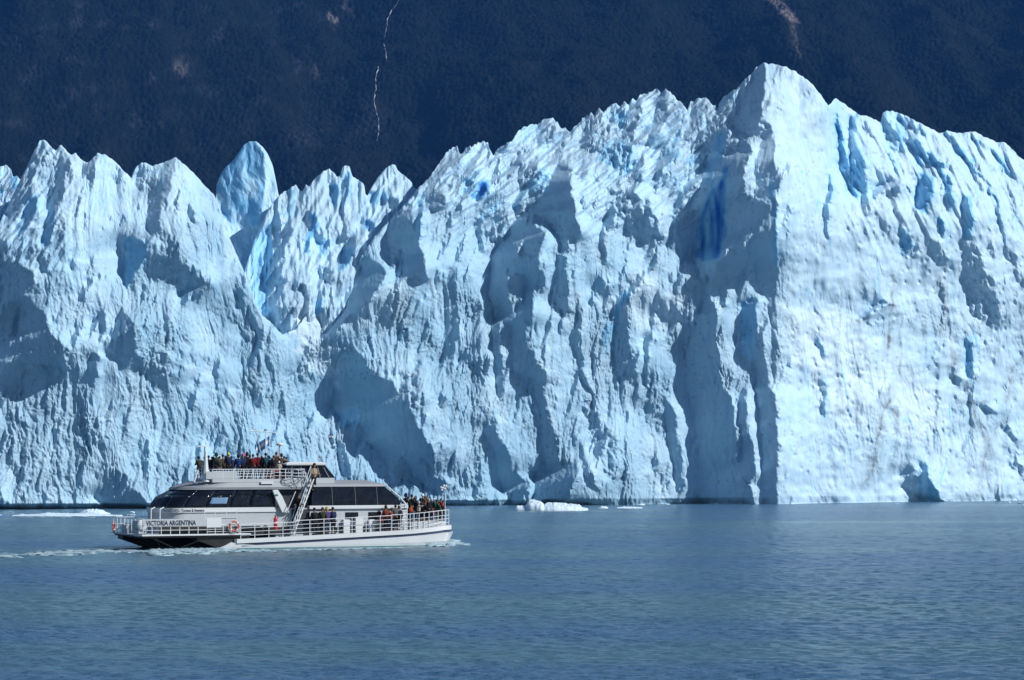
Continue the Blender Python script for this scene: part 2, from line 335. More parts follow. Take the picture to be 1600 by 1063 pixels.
# faces of the ice that turn away to the left (measured outlines, steepness)
SH = [
 (.9, [(93,262),(109,246),(104,273),(97,310),(90,338),(85,361),(76,378),(66,380),(75,338),(79,313),(87,293)]),
 (.7, [(17,406),(31,411),(51,428),(54,442),(38,462),(16,474),(2,470),(0,440),(8,420)]),
 (.9, [(17,327),(31,332),(23,344),(11,347)]),
 (.8, [(42,310),(59,301),(56,321),(34,349),(37,332)]),
 (.9, [(58,321),(61,330),(42,355),(27,375),(28,363)]),
 (.8, [(68,394),(73,411),(79,434),(65,423),(61,400)]),
 (1.4,[(206,370),(226,383),(227,397),(215,423),(195,452),(195,406),(200,378)]),
 (.7, [(231,315),(251,276),(255,287),(251,315),(248,338),(254,361),(240,368),(230,361),(230,332)]),
 (.14, [(228,378),(254,370),(285,400),(310,420),(300,445),(270,430),(240,440),(225,420)]),
 (.9, [(299,321),(306,332),(306,352),(301,349),(296,332)]),
 (.72,[(24,504),(41,486),(70,480),(73,504),(79,518),(107,546),(103,555),(103,585),(100,593),(92,568),(79,574),(62,568),(47,578),(40,574),(32,563),(0,567),(-60,572),(-60,523),(0,525),(11,527),(26,523)]),
 (.9, [(156,488),(166,491),(167,503),(158,536),(158,512),(154,503)]),
 (.9, [(143,546),(154,555),(150,574),(141,593),(141,559)]),
 (.7, [(190,486),(201,489),(211,527),(213,555),(197,570),(188,565),(173,559),(177,550),(188,553),(194,527),(184,514)]),
 (.25, [(211,555),(226,561),(254,551),(267,555),(269,589),(244,600),(216,578)]),
 (.7, [(9,649),(34,657),(41,661),(49,680),(38,664),(17,655)]),
 (.7, [(370,438),(381,462),(383,490),(370,481),(367,456)]),
 (.9, [(388,475),(394,490),(411,517),(411,549),(405,543),(402,520),(388,498)]),
 (.6, [(370,503),(381,513),(398,520),(402,532),(383,528),(371,517)]),
 (.5, [(0,763),(15,790),(0,797),(-60,797),(-60,770)]),
 (.8, [(147,775),(170,768),(200,757),(228,781),(235,795),(168,796)]),
 # centre block
 (1.1,[(646,296),(650,300),(600,350),(571,378),(566,372),(581,355),(615,324)]),
 (1.3,[(620,336),(634,332),(643,351),(650,364),(652,381),(662,402),(667,435),(654,439),(647,430),(632,435),(624,437),(630,405),(630,394),(620,385),(615,390),(617,420),(611,422),(612,394),(605,385),(605,371),(611,356),(611,343)]),
 (1.4,[(654,319),(660,317),(657,366),(652,383),(649,364)]),
 (.8, [(664,309),(688,300),(694,306),(692,321),(677,326),(665,323)]),
 (1.3,[(571,405),(583,405),(598,415),(603,430),(594,443),(583,464),(565,480),(545,494),(526,513),(520,530),(506,526),(517,506),(530,475),(545,441),(556,417)]),
 (.7, [(744,355),(754,349),(752,362),(750,375),(756,392),(746,383)]),
 (.5, [(767,366),(786,364),(778,379),(769,385)]),
 (1.3,[(814,336),(825,332),(821,347),(816,375),(808,388),(812,400),(797,413),(791,420),(795,460),(801,479),(805,505),(771,505),(769,479),(761,462),(763,441),(767,413),(774,388),(791,366),(803,345)]),
 (1.1,[(825,345),(833,349),(852,364),(848,375),(844,405),(840,422),(837,443),(833,464),(831,505),(823,505),(818,469),(821,443),(820,428),(795,428),(795,413),(812,402),(833,403),(835,394),(818,392),(814,387),(820,362)]),
 (1.5,[(885,252),(890,278),(897,320),(902,345),(908,360),(905,375),(899,368),(887,375),(884,392),(878,394),(874,370),(863,356),(852,338),(835,330),(840,318),(851,303),(868,266)]),
 (1.3,[(872,398),(884,400),(882,417),(891,447),(889,469),(893,488),(880,492),(872,479),(870,458),(874,432),(874,405)]),
 (1.5,[(957,317),(962,328),(957,349),(949,362),(947,379),(949,390),(946,413),(941,415),(942,398),(938,381),(946,371),(949,356),(949,338)]),
 (.55,[(963,306),(979,300),(1013,311),(1023,338),(1030,362),(1013,390),(1000,387),(998,368),(985,375),(976,362),(981,341),(966,338),(963,323)]),
 (1.2,[(1021,402),(1026,400),(1025,409),(1013,430),(1015,417)]),
 (.9, [(1030,364),(1033,368),(1010,404),(1005,406)]),
 (.7, [(964,460),(978,450),(981,475),(982,510),(993,582),(963,584),(960,540),(963,500)]),
 # great spire
 (1.5,[(1190,97),(1196,98),(1194,130),(1192,158),(1190,178),(1184,198),(1175,203),(1160,209),(1146,201),(1148,190),(1155,170),(1163,150),(1175,125)]),
 (.6, [(1164,210),(1175,199),(1190,193),(1205,197),(1203,205),(1181,206),(1169,210)]),
 (1.3,[(1132,204),(1141,204),(1137,218),(1126,240),(1135,248),(1147,236),(1160,225),(1171,223),(1175,240),(1166,255),(1162,270),(1162,289),(1154,300),(1147,310),(1154,315),(1188,310),(1196,322),(1190,350),(1190,361),(1177,367),(1160,380),(1150,388),(1139,388),(1132,401),(1120,408),(1117,425),(1111,444),(1107,463),(1101,455),(1107,429),(1092,433),(1088,406),(1092,369),(1090,350),(1094,330),(1081,325),(1086,310),(1098,285),(1105,255),(1112,225),(1120,212)]),
 (.6, [(1179,267),(1203,270),(1205,293),(1211,314),(1194,316),(1190,291)]),
 (.45,[(1196,330),(1212,350),(1212,405),(1203,399),(1192,361)]),
 (1.3,[(1109,463),(1120,485),(1120,498),(1119,522),(1127,570),(1128,600),(1143,621),(1146,649),(1151,691),(1149,718),(1161,730),(1161,751),(1173,763),(1185,800),(1092,800),(1092,691),(1086,661),(1080,637),(1072,606),(1072,549),(1080,525),(1092,491),(1102,470)]),
 (1.4,[(1162,482),(1169,472),(1186,467),(1177,482),(1182,500),(1190,530),(1196,560),(1203,600),(1213,640),(1214,700),(1213,800),(1196,800),(1190,690),(1186,630),(1180,590),(1174,556),(1168,570),(1158,562),(1157,530)]),
 (1.3,[(1158,609),(1163,618),(1166,661),(1176,691),(1179,739),(1170,757),(1158,739),(1158,685),(1155,649)]),
 (1.1,[(1128,444),(1135,444),(1133,478),(1126,478)]),
 (.7, [(1203,401),(1212,405),(1212,416),(1207,410)]),
 (.3, [(1034,248),(1045,225),(1064,199),(1062,214),(1047,255),(1034,270)]),
 (.5, [(1092,220),(1105,193),(1113,186),(1111,201),(1098,225)]),
 (.5, [(1113,186),(1139,150),(1150,150),(1132,184),(1122,206),(1113,206)]),
 (1.0,[(1101,263),(1104,270),(1070,302),(1057,332),(1049,335),(1055,315),(1070,290)]),
 (.5, [(1051,331),(1066,314),(1062,350),(1055,350)]),
 (.6, [(935,247),(952,230),(978,224),(992,238),(981,261),(969,272),(967,283),(967,261),(952,258)]),
 (.8, [(927,280),(936,272),(938,275),(933,283)]),
 (.6, [(969,283),(965,295),(941,308),(945,300)]),
 (.5, [(1028,478),(1038,474),(1066,482),(1088,491),(1083,512),(1062,500),(1030,497)]),
 (.9, [(725,281),(744,266),(747,270),(728,286)]), (.9, [(725,301),(747,279),(749,284),(727,305)]),
 (1.4,[(760,284),(758,298),(750,311),(744,310),(748,296)]),
 (.9, [(744,344),(778,316),(777,324),(746,347)]), (.8, [(767,358),(787,338),(787,344),(768,362)]),
 (.9, [(800,323),(845,264),(843,275),(806,325)]), (.9, [(831,297),(859,270),(857,278),(833,301)]),
 (.8, [(700,290),(715,272),(718,276),(703,296)]), (.7, [(858,250),(880,226),(882,231),(861,256)]),
 (.7, [(905,235),(925,205),(928,210),(909,240)]), (.6, [(985,205),(1000,165),(1004,172),(990,212)]),
 (.6, [(948,205),(958,180),(963,184),(953,208)]), (.6, [(1018,190),(1030,160),(1036,166),(1024,196)]),
 # lower middle
 (1.3,[(535,552),(563,549),(569,567),(593,591),(611,591),(623,618),(641,642),(653,664),(665,685),(680,709),(677,736),(656,712),(650,751),(641,730),(623,712),(611,730),(593,709),(581,697),(566,670),(553,661),(532,655),(520,637),(523,606),(526,570)]),
 (.9, [(608,721),(617,721),(614,748),(609,748)]),
 (.8, [(650,712),(656,750),(686,775),(701,751),(671,745)]),
 (1.2,[(529,691),(537,688),(550,745),(538,745),(526,706)]),
 (.7, [(725,549),(743,555),(734,564),(716,567)]),
 (.6, [(623,582),(640,580),(662,622),(650,640),(630,615)]),
 (.9, [(767,505),(779,498),(785,570),(788,615),(779,624),(773,570)]),
 (1.1,[(755,673),(773,649),(776,676),(791,697),(800,736),(800,769),(785,769),(773,709)]),
 (1.0,[(800,510),(812,480),(820,480),(818,520),(836,561),(854,579),(854,594),(830,594),(812,591),(800,579)]),
 (1.0,[(899,525),(904,489),(910,480),(905,540),(911,555),(908,579),(929,612),(905,591)]),
 (.8, [(833,600),(848,600),(857,649),(869,691),(872,736),(857,739),(845,691),(842,636)]),
 (.9, [(872,730),(902,718),(905,745),(890,775),(836,785),(836,739),(854,736)]),
 (.9, [(800,733),(818,751),(818,785),(800,790)]),
 (.4, [(932,642),(944,658),(960,688),(966,739),(957,751),(935,706),(908,636)]),
 (.7, [(905,691),(923,739),(932,766),(914,751)]),
 (.9, [(1008,525),(1017,519),(1011,570),(1014,603),(1009,600),(1006,558)]),
 (1.0,[(1038,624),(1050,633),(1062,691),(1070,760),(1060,760),(1050,715),(1041,661)]),
 (.5, [(560,660),(600,640),(660,560),(640,640),(600,690)]),
 # right hand face
 (1.4,[(1309,176),(1313,199),(1314,227),(1330,272),(1337,306),(1330,300),(1319,272),(1310,238)]),
 (.75,[(1330,184),(1338,179),(1335,215),(1352,261),(1355,300),(1344,306),(1335,283),(1327,249),(1327,215)]),
 (.5, [(1347,184),(1355,193),(1361,213),(1352,207)]),
 (.6, [(1344,303),(1358,309),(1358,334),(1350,334)]),
 (.8, [(1361,297),(1395,280),(1392,289),(1367,309)]),
 (.8, [(1392,289),(1403,278),(1406,292),(1398,314)]),
 (.35,[(1380,176),(1400,195),(1415,232),(1398,238),(1386,221),(1380,200)]),
 (1.0,[(1409,213),(1426,215),(1443,235),(1477,255),(1471,261),(1448,252),(1426,230)]),
 (.6, [(1403,184),(1426,187),(1443,213),(1426,204)]),
 (1.1,[(1471,204),(1494,221),(1511,247),(1532,275),(1522,268),(1505,246)]),
 (.8, [(1508,204),(1539,224),(1536,229)]), (.8, [(1544,227),(1556,238),(1584,278),(1564,257)]),
 (.9, [(1386,238),(1398,255),(1403,266),(1395,252)]), (1.,[(1431,238),(1443,261),(1437,257)]),
 (1.5,[(1437,272),(1454,283),(1455,303),(1443,323),(1434,323),(1433,311)]),
 (1.2,[(1446,334),(1456,318),(1449,332)]), (1.0,[(1415,286),(1420,286),(1423,303)]),
 (.7, [(1468,263),(1488,283),(1491,311),(1479,334),(1477,311),(1471,283)]),
 (1.4,[(1468,340),(1474,343),(1473,380),(1467,357)]),
 (.8, [(1505,306),(1513,311),(1520,350),(1520,374),(1507,372),(1505,351)]),
 (1.0,[(1543,275),(1550,303),(1558,306),(1571,380),(1564,362),(1556,309),(1547,306)]),
 (.9, [(1296,272),(1299,295),(1290,380),(1289,334)]),
 (.6, [(1405,359),(1413,359),(1424,384),(1420,399),(1411,405),(1408,378)]),
 (.8, [(1424,397),(1439,395),(1432,404)]),
 (.5, [(1447,376),(1465,380),(1480,406),(1465,412),(1450,388)]),
 (.5, [(1505,378),(1526,388),(1535,414),(1544,427),(1560,455),(1561,500),(1520,497),(1509,455),(1503,412)]),
 (1.0,[(1563,350),(1570,373),(1581,414),(1575,403),(1567,373)]),
 (.5, [(1578,393),(1593,406),(1600,448),(1590,440)]),
 (.8, [(1339,495),(1353,487),(1375,472),(1392,476),(1373,480),(1355,497)]),
 (.7, [(1470,440),(1473,440),(1476,510),(1473,510)]),
 (1.3,[(1486,584),(1501,594),(1498,606),(1492,600)]),
 (.7, [(1510,528),(1519,534),(1519,576),(1528,591),(1513,588),(1510,555)]),
 (.8, [(1525,630),(1558,643),(1537,645)]),
 (1.3,[(1441,724),(1447,727),(1456,757),(1474,785),(1435,787),(1441,751)]),
 (.7, [(1405,739),(1438,730),(1432,745),(1411,748)]), (.8,[(1408,760),(1441,754),(1438,778)]),
 (.6, [(1570,697),(1579,718),(1600,730),(1600,748),(1582,733),(1576,709)]),
 (.6, [(1561,667),(1579,667),(1591,697),(1588,721),(1582,685)]),
 (.8, [(1278,522),(1286,552),(1284,561),(1280,540)]),
 (.6, [(1280,590),(1290,600),(1288,650),(1281,640)]),
 # beyond the frame
 (1.0,[(-150,350),(-120,345),(-100,420),(-105,560),(-160,600),(-175,480)]),
 (1.0,[(1660,330),(1690,360),(1700,500),(1690,640),(1655,560),(1650,420)]),
 (1.0,[(1760,420),(1790,450),(1790,700),(1750,740),(1745,560)]),
]
# compressed clear ice that is blue by nature
BLUE = [
 (.9, 7), (.5, 3), (.6, 4), (.7, 5), (.5, 25), (.7, 38), (.9, 41), (.9, 53), (.4, 52), (.5, 54), (.5, 56),
]
BLUEP = [
 (1.3,[(1128,255),(1132,267),(1122,285),(1105,310),(1094,338),(1090,352),(1090,404),(1108,408),(1122,400),(1134,372),(1136,330),(1135,285),(1139,259)]),
 (.5,[(1120,212),(1141,204),(1126,250),(1120,270),(1108,300),(1104,270)]),
 (1.8,[(740,284),(764,282),(760,300),(750,313),(740,310)]),
 (.8,[(720,283),(746,262),(750,270),(726,290)]), (.8,[(720,303),(748,277),(752,284),(725,308)]),
 (.5,[(800,326),(846,262),(848,276),(806,330)]), (.5,[(829,299),(860,268),(860,280),(833,304)]),
 (.5,[(744,346),(780,314),(780,326),(746,350)]),
 (.5,[(928,250),(952,226),(980,220),(996,238),(984,264),(970,290),(962,283),(962,262),(948,260)]),
 (.4,[(1034,240),(1052,215),(1064,199),(1062,220),(1047,258),(1034,272)]),
 (.7,[(1048,240),(1062,228),(1060,248),(1050,250)]),
 (.7,[(1070,245),(1090,240),(1086,262),(1070,258)]),
 (.6,[(955,180),(985,170),(990,190),(966,196)]),
 (.6,[(970,460),(990,450),(975,490),(960,500)]), (.5,[(938,510),(958,500),(962,540),(942,560)]),
 (.45,[(1296,265),(1304,300),(1294,385),(1286,380),(1290,330)]),
 (.7,[(1306,176),(1316,199),(1318,227),(1334,272),(1341,310),(1330,306),(1316,272),(1307,238)]),
 (.45,[(1325,184),(1340,174),(1340,215),(1356,261),(1358,305),(1342,310),(1332,283),(1323,249),(1324,215)]),
 (.6,[(1400,205),(1426,210),(1446,232),(1480,255),(1471,265),(1446,256),(1422,234)]),
 (.35,[(1376,168),(1400,172),(1430,190),(1448,215),(1430,214),(1404,238),(1386,240),(1378,214)]),
 (.7,[(1468,200),(1496,220),(1515,247),(1534,278),(1520,270),(1502,247)]),
 (.5,[(1505,200),(1541,224),(1538,234)]), (.5,[(1541,223),(1560,238),(1588,280),(1562,259)]),
 (.9,[(1435,268),(1458,281),(1458,305),(1445,337),(1432,325),(1430,308)]),
 (.9,[(1465,338),(1477,343),(1475,385),(1465,360)]),
 (.6,[(1466,262),(1491,283),(1494,311),(1481,336),(1475,311),(1469,283)]),
 (.7,[(1503,300),(1516,311),(1524,350),(1523,376),(1504,374),(1503,351)]),
 (.5,[(1541,270),(1554,303),(1562,306),(1574,384),(1562,362),(1554,312),(1545,306)]),
 (.45,[(1384,235),(1398,250),(1406,268),(1393,256)]), (.5,[(1429,235),(1446,263),(1435,259)]),
 (.7,[(196,368),(228,381),(229,399),(215,425),(193,454),(193,400)]),
 (.5,[(1160,470),(1190,465),(1184,500),(1180,560),(1160,565),(1157,520)]),
 (.5,[(1400,355),(1416,359),(1426,384),(1420,402),(1408,400)]),
 (.6,[(1438,722),(1450,727),(1458,757),(1470,785),(1437,787)]),
 (.5,[(525,640),(560,640),(560,690),(530,660)]),
 (.4,[(652,300),(662,315),(658,370),(650,384),(648,350)]),
 (.6,[(40,310),(62,299),(60,325),(42,357),(26,375),(30,345)]),
 (.6,[(72,330),(88,330),(84,362),(74,380),(62,384)]),
 (.5,[(1500,520),(1522,530),(1522,580),(1510,590)]), (.5,[(1278,520),(1290,552),(1286,565),(1279,545)]),
 (.4,[(1284,585),(1296,600),(1292,660),(1282,650)]),
 (.5,[(1206,200),(1212,330),(1216,420),(1208,420),(1203,300)]),
]
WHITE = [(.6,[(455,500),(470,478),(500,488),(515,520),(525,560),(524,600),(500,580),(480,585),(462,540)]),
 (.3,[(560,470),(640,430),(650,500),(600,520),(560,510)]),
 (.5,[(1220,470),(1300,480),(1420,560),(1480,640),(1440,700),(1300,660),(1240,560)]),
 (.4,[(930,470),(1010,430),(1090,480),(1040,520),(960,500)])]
DIRT = [[(1396,430),(1395,470),(1392,500),(1389,545)], [(1392,600),(1389,628),(1380,642),(1375,670),(1372,700),(1358,740),(1350,760)],
 [(1378,636),(1395,640),(1402,652)], [(1512,629),(1520,636),(1524,650),(1533,668),(1545,690),(1550,712)],
 [(1592,560),(1585,575),(1578,598),(1573,628)], [(1505,628),(1520,630)], [(1545,700),(1535,730),(1528,775)],
 [(1574,660),(1556,668),(1548,690)], [(1492,560),(1490,590)], [(1334,500),(1345,505)], [(1473,440),(1474,520)]]

OUT_FRONT = [(-230,330),(-200,300),(-170,322),(-140,280),(-110,300),(-80,330),(-50,322),(-20,352),(0,345),(30,282),(48,245),(62,217),(68,215),(75,221),(87,234),(95,223),(110,240),(118,236),(126,246),(135,252),(140,250),(147,243),(152,236),(165,240),(178,248),(193,264),(205,276),
 (208,266),(216,255),(226,251),(238,257),(250,253),(262,249),(274,243),(286,253),(300,265),(315,282),(335,303),(342,316),(350,350),(360,372),(385,430),(400,470),(411,491),(425,503),(440,520),(462,512),(480,487),(495,490),(508,520),(514,512),(530,475),(545,440),(556,417),(566,395),(585,368),(612,338),(640,309),
 (655,290),(670,277),(681,262),(691,247),(700,237),(708,231),(714,228),(717,237),(728,233),(742,227),(753,222),(762,217),(766,236),(770,243),(775,236),(788,228),(800,222),(812,204),(822,198),(840,196),(853,186),(866,187),(878,198),(892,207),(905,190),(920,180),(932,172),(941,169),(947,172),(958,163),(972,162),(985,157),(997,152),(1006,148),(1013,147),(1022,141),(1030,143),(1042,140),(1052,150),(1064,162),(1074,170),
 (1079,160),(1087,155),(1102,155),(1112,160),(1120,171),(1128,155),(1133,149),(1145,142),(1152,136),(1160,126),(1168,119),(1176,111),(1182,102),(1190,97),(1196,96),(1210,98),(1225,101),(1240,108),(1256,118),(1270,130),(1282,145),(1294,163),(1300,156),(1306,151),(1315,157),(1330,168),(1345,178),(1353,178),(1362,182),(1376,189),
 (1379,174),(1384,171),(1395,171),(1410,176),(1430,186),(1450,196),(1468,206),(1480,202),(1490,204),(1507,206),(1514,203),(1525,204),(1540,212),(1558,220),(1568,219),(1578,227),(1590,240),(1604,252),(1640,280),(1680,330),(1730,345),(1780,400),(1830,430)]
OUT_MID = [(380,430),(396,380),(408,352),(418,330),(430,312),(440,302),(450,297),(457,291),(462,288),(467,297),(472,299),(478,289),(483,292),(493,278),(505,268),(514,264),(522,270),(526,276),(532,274),(534,263),(540,258),(546,260),(551,276),(560,281),(569,288),(571,304),(574,306),(582,290),(592,276),(602,264),(612,257),(618,258),(622,267),(634,276),(643,285),(648,294),(655,300),(670,300),(700,310),(730,340)]
OUT_TOOTH = [(322,380),(330,340),(338,322),(337,292),(345,272),(352,262),(365,250),(374,237),(381,226),(391,221),(400,221),(410,229),(418,240),(426,258),(431,282),(435,303),(441,330),(450,380),(458,420)]
OUT_LEFT = [(-90,320),(-60,290),(-30,280),(-12,268),(0,260),(10,258),(17,265),(20,276),(27,275),(34,284),(50,310),(70,330)]

def raster(polys, warp=(0, 0), soft=1):
    out = np.zeros_like(GXX)
    wx, wy = warp
    PX = GXX + wx; PY = GYY + wy
    for a, P in polys:
        P = np.array(P, float)
        x0, y0 = P.min(0) - 9; x1, y1 = P.max(0) + 9
        i0, i1 = np.searchsorted(GY, [y0, y1]); j0, j1 = np.searchsorted(GX, [x0, x1])
        if i1 <= i0 or j1 <= j0: continue
        X = PX[i0:i1, j0:j1]; Y = PY[i0:i1, j0:j1]
        ins = np.zeros(X.shape, bool)
        for k in range(len(P)):
            xa, ya = P[k]; xb, yb = P[(k + 1) % len(P)]
            if ya == yb: continue
            c = ((ya > Y) != (yb > Y)) & (X < (xb - xa) * (Y - ya) / (yb - ya) + xa)
            ins ^= c
        out[i0:i1, j0:j1] = np.maximum(out[i0:i1, j0:j1], ins * a)
    for _ in range(soft):
        o = out.copy()
        o[1:-1, 1:-1] = (out[1:-1, 1:-1] * 2 + out[:-2, 1:-1] + out[2:, 1:-1] + out[1:-1, :-2] + out[1:-1, 2:]) / 6
        out = o
    return out

def poisson(gx, gy, wy=0.15, L=260.0):
    """surface whose slopes follow gx, gy as closely as they can, without drift"""
    def mirror(a, sx, sy):
        a = np.concatenate([a, sx * a[:, ::-1]], 1)
        return np.concatenate([a, sy * a[::-1]], 0)
    Gx = np.fft.rfft2(mirror(gx, -1, 1)); Gy = np.fft.rfft2(mirror(gy, 1, -1))
    ny, nx = gx.shape
    kx = 2 * np.pi * np.fft.rfftfreq(2 * nx, GS)[None, :]; ky = 2 * np.pi * np.fft.fftfreq(2 * ny, GS)[:, None]
    den = kx ** 2 + wy * ky ** 2 + (1.0 / L) ** 2
    D = (-1j * kx * Gx - wy * 1j * ky * Gy) / den
    return np.fft.irfft2(D, s=(2 * ny, 2 * nx))[:ny, :nx]

def smooth(a, n):
    k = np.ones(n) / n
    for ax in (0, 1):
        p = [(0, 0), (0, 0)]; p[ax] = (n // 2, n - 1 - n // 2)
        c = np.cumsum(np.pad(a, p, mode='edge'), axis=ax)
        c = np.concatenate([np.zeros_like(np.take(c, [0], ax)), c], ax)
        i = np.arange(a.shape[ax])
        a = (np.take(c, i + n, ax) - np.take(c, i, ax)) / n
    return a
def sample(F, x, y):
    fx = np.clip((x - GX[0]) / GS, 0, len(GX) - 1.001); fy = np.clip((y - GY[0]) / GS, 0, len(GY) - 1.001)
    ix = fx.astype(int); iy = fy.astype(int); ax = fx - ix; ay = fy - iy
    return (F[iy, ix] * (1 - ax) + F[iy, ix + 1] * ax) * (1 - ay) + (F[iy + 1, ix] * (1 - ax) + F[iy + 1, ix + 1] * ax) * ay

wx_ = 5.0 * fbm(GXX / 26, GYY / 26, 3, 41) + 1.6 * fbm(GXX / 5, GYY / 6, 2, 43)
wy_ = 5.0 * fbm(GXX / 26, GYY / 26, 3, 51) + 2.4 * fbm(GXX / 5, GYY / 7, 2, 53)
shade = raster(SH, (wx_ * .7, wy_ * .8), 1)
speck = np.clip(.5 + 2.2 * fbm(GXX / 7, GYY / 13, 3, 45), 0, 1)
shade = np.where(shade < .66, shade * speck * 1.55, shade)
# scattered small notches and facets that fall into shade
mott = np.clip(fbm(GXX / 16 + .25 * GYY / 16, GYY / 60, 4, 47, .6) - .55, 0, 1) * 6
mott *= np.interp(GXX, [-230, 1180, 1240, 1830], [1, 1, .0, .12]) * np.interp(GYY, [150, 300], [.4, 1])
a_ = GXX * .62 + GYY * .78; b2_ = GXX * .78 - GYY * .62
fleck = np.clip(fbm(a_ / 9 + .5 * perlin(a_ / 30, b2_ / 30, 4), b2_ / 62, 3, 49, .5) - .34, 0, 1) * 5 * np.clip((GXX - 640) / 60, 0, 1) * np.clip((1170 - GXX) / 60, 0, 1) * np.clip((345 - GYY) / 60, 0, 1)
shade = np.maximum(shade, np.clip(fleck, 0, .9))
shade = np.maximum(shade, np.clip(mott, 0, .95))
# flanks that only lean a little away from the sun, with a crisp near edge
TILT = [(.40, [(1196,200),(1207,200),(1212,260),(1213,400),(1212,470),(1217,590),(1212,600),(1200,470),(1184,450),(1178,330),(1182,250)]),
 (.45, [(64,218),(71,226),(62,258),(47,300),(22,350),(5,352),(30,288),(50,246)]), (.5, [(147,244),(151,262),(142,300),(135,266)]),
 (.35, [(265,250),(276,246),(266,300),(252,322),(234,300),(230,272)]), (.45, [(218,256),(228,256),(222,300),(212,290)]),
 (.45, [(708,236),(714,230),(690,280),(664,312),(652,316),(672,280),(690,252)]), (.5, [(758,222),(763,218),(740,262),(715,300),(708,300),(730,262)]),
 (.45, [(1030,146),(1046,142),(1040,190),(1016,230),(1010,215),(1024,180)]), (.4, [(985,160),(1004,152),(996,196),(975,230),(965,220),(975,190)]),
 (.45, [(850,192),(862,188),(852,222),(838,232),(838,214)]), (.4, [(930,178),(944,171),(936,204),(915,230),(905,222),(920,200)]),
 (.45, [(1084,160),(1100,157),(1094,196),(1078,222),(1068,214),(1078,186)]), (.35, [(640,330),(655,330),(655,420),(640,440)]),
 (.35, [(700,420),(716,418),(712,560),(700,600),(692,520)]), (.35, [(738,470),(750,465),(752,600),(742,660),(734,560)])]
shade = np.maximum(shade, raster(TILT, (wx_ * .7, wy_ * .5), 0))

# --- how rough each part of the face is
def bump_region(cx, cy, rx, ry): return np.exp(-((GXX - cx) / rx) ** 2 - ((GYY - cy) / ry) ** 2)
rough = np.interp(GXX, [-230, 100, 700, 1000, 1180, 1240, 1600, 1830], [1.0, 1.0, 1.0, 1.0, .8, .34, .46, .5])
rough = rough * np.interp(GYY, [200, 330, 520, 800], [.8, .8, 1.1, 1.15])
rough *= 1 - .65 * np.clip(bump_region(135, 420, 55, 110) + bump_region(170, 330, 45, 60), 0, 1)
rough *= 1 - .5 * np.clip(bump_region(915, 430, 24, 80) + bump_region(590, 620, 40, 70), 0, 1)
rough *= 1 - .5 * np.clip(shade, 0, 1)

# fluted, chipped relief, in photo pixels of depth (one pixel is 8-9 cm)
ux = GXX + 10 * fbm(GXX / 60, GYY / 90, 3, 61); uy = GYY + 14 * fbm(GXX / 60, GYY / 60, 3, 63)
lean = np.interp(GXX, [-230, 200, 420, 640, 1150, 1300, 1830], [.05, .0, -.15, .1, 0.0, -.12, -.2])
ux = ux + lean * (GYY - 450) * .6
flutes = np.abs(fbm(ux / 26, uy / 210, 4, 71)) * 8.0
flutes2 = np.abs(fbm(ux / 9, uy / 52, 4, 73, .62)) * 3.0
chips = worley(ux / 17 + .6 * perlin(ux / 9, uy / 9, 3), uy / 44, 75) * 3.6
chips2 = worley(ux / 6, uy / 12, 77) * 1.3
fine = fbm(ux / 4.2, uy / 10, 3, 79, .7) * 1.25
ampv = np.clip(.75 + .7 * fbm(GXX / 70, GYY / 90, 2, 87), .3, 1.4)
rough = rough * ampv
lumps = fbm(GXX / 110, GYY / 330, 2, 81) * 11 + fbm(GXX / 45, GYY / 160, 2, 82) * 4
ledges = np.abs(fbm(ux / 60 + uy / 200, uy / 22, 3, 83)) * 1.4
rel_n = flutes * .95 + flutes2 * .95 - chips * .8 - chips2 * .8 + fine * .85 + ledges * .8
D_rel = rough * rel_n
pits = np.clip(.2 - worley(GXX / 17, GYY / 24, 119), 0, .2) * 22 * np.clip(fbm(GXX / 80, GYY / 80, 2, 120) + .35, 0, 1)
swell = 5.5 * fbm(GXX / 42, GYY / 46, 3, 121) + 3.0 * np.abs(fbm(GXX / 30, GYY / 300, 2, 122))
D_rel += (pits + swell) * np.clip((GXX - 1190) / 50, 0, 1)
# upper fields: thin fins leaning with the flow
wn1 = np.clip((GXX - 630) / 60, 0, 1) * np.clip((1180 - GXX) / 60, 0, 1) * np.clip((400 - GYY) / 120, 0, 1)
a = GXX * .62 + GYY * .78; b_ = GXX * .78 - GYY * .62
fins = np.abs(fbm(a / 22, b_ / 110, 4, 91)) * 15 + np.abs(fbm(a / 8, b_ / 40, 2, 93)) * 5
D_rel += fins * wn1 * 1.1 * (1 - .8 * np.clip(smooth(shade, 9), 0, 1))
wn2 = np.clip((GXX - 1300) / 30, 0, 1) * np.clip((420 - GYY) / 140, 0, 1)
a = GXX * .9 - GYY * .42; b_ = GXX * .42 + GYY * .9
D_rel += np.abs(fbm(a / 24, b_ / 210, 3, 95)) * 15 * wn2
a = GXX * .8 + GYY * .6; b_ = GXX * .6 - GYY * .8
wl0 = np.clip((120 - GXX) / 30, 0, 1) * np.clip((470 - GYY) / 90, 0, 1)
D_rel += np.abs(fbm(a / 20, b_ / 80, 3, 97)) * 13 * wl0

# recession of the upper slopes (metres)
shoulder = np.interp(GXX, [-230, 0, 200, 340, 480, 560, 640, 900, 1080, 1180, 1290, 1330, 1600, 1830], [420, 420, 400, 380, 520, 430, 330, 330, 320, 330, 330, 360, 400, 430])
rate = np.interp(GXX, [-230, 0, 200, 340, 480, 620, 680, 1080, 1150, 1290, 1330, 1830], [.35, .5, .4, .45, .8, .9, 1.25, 1.15, .5, .3, .7, .8])
up = np.clip(shoulder - GYY, 0, None)
rec = rate * up * 0.085 * np.clip(up / 90, .25, 1)
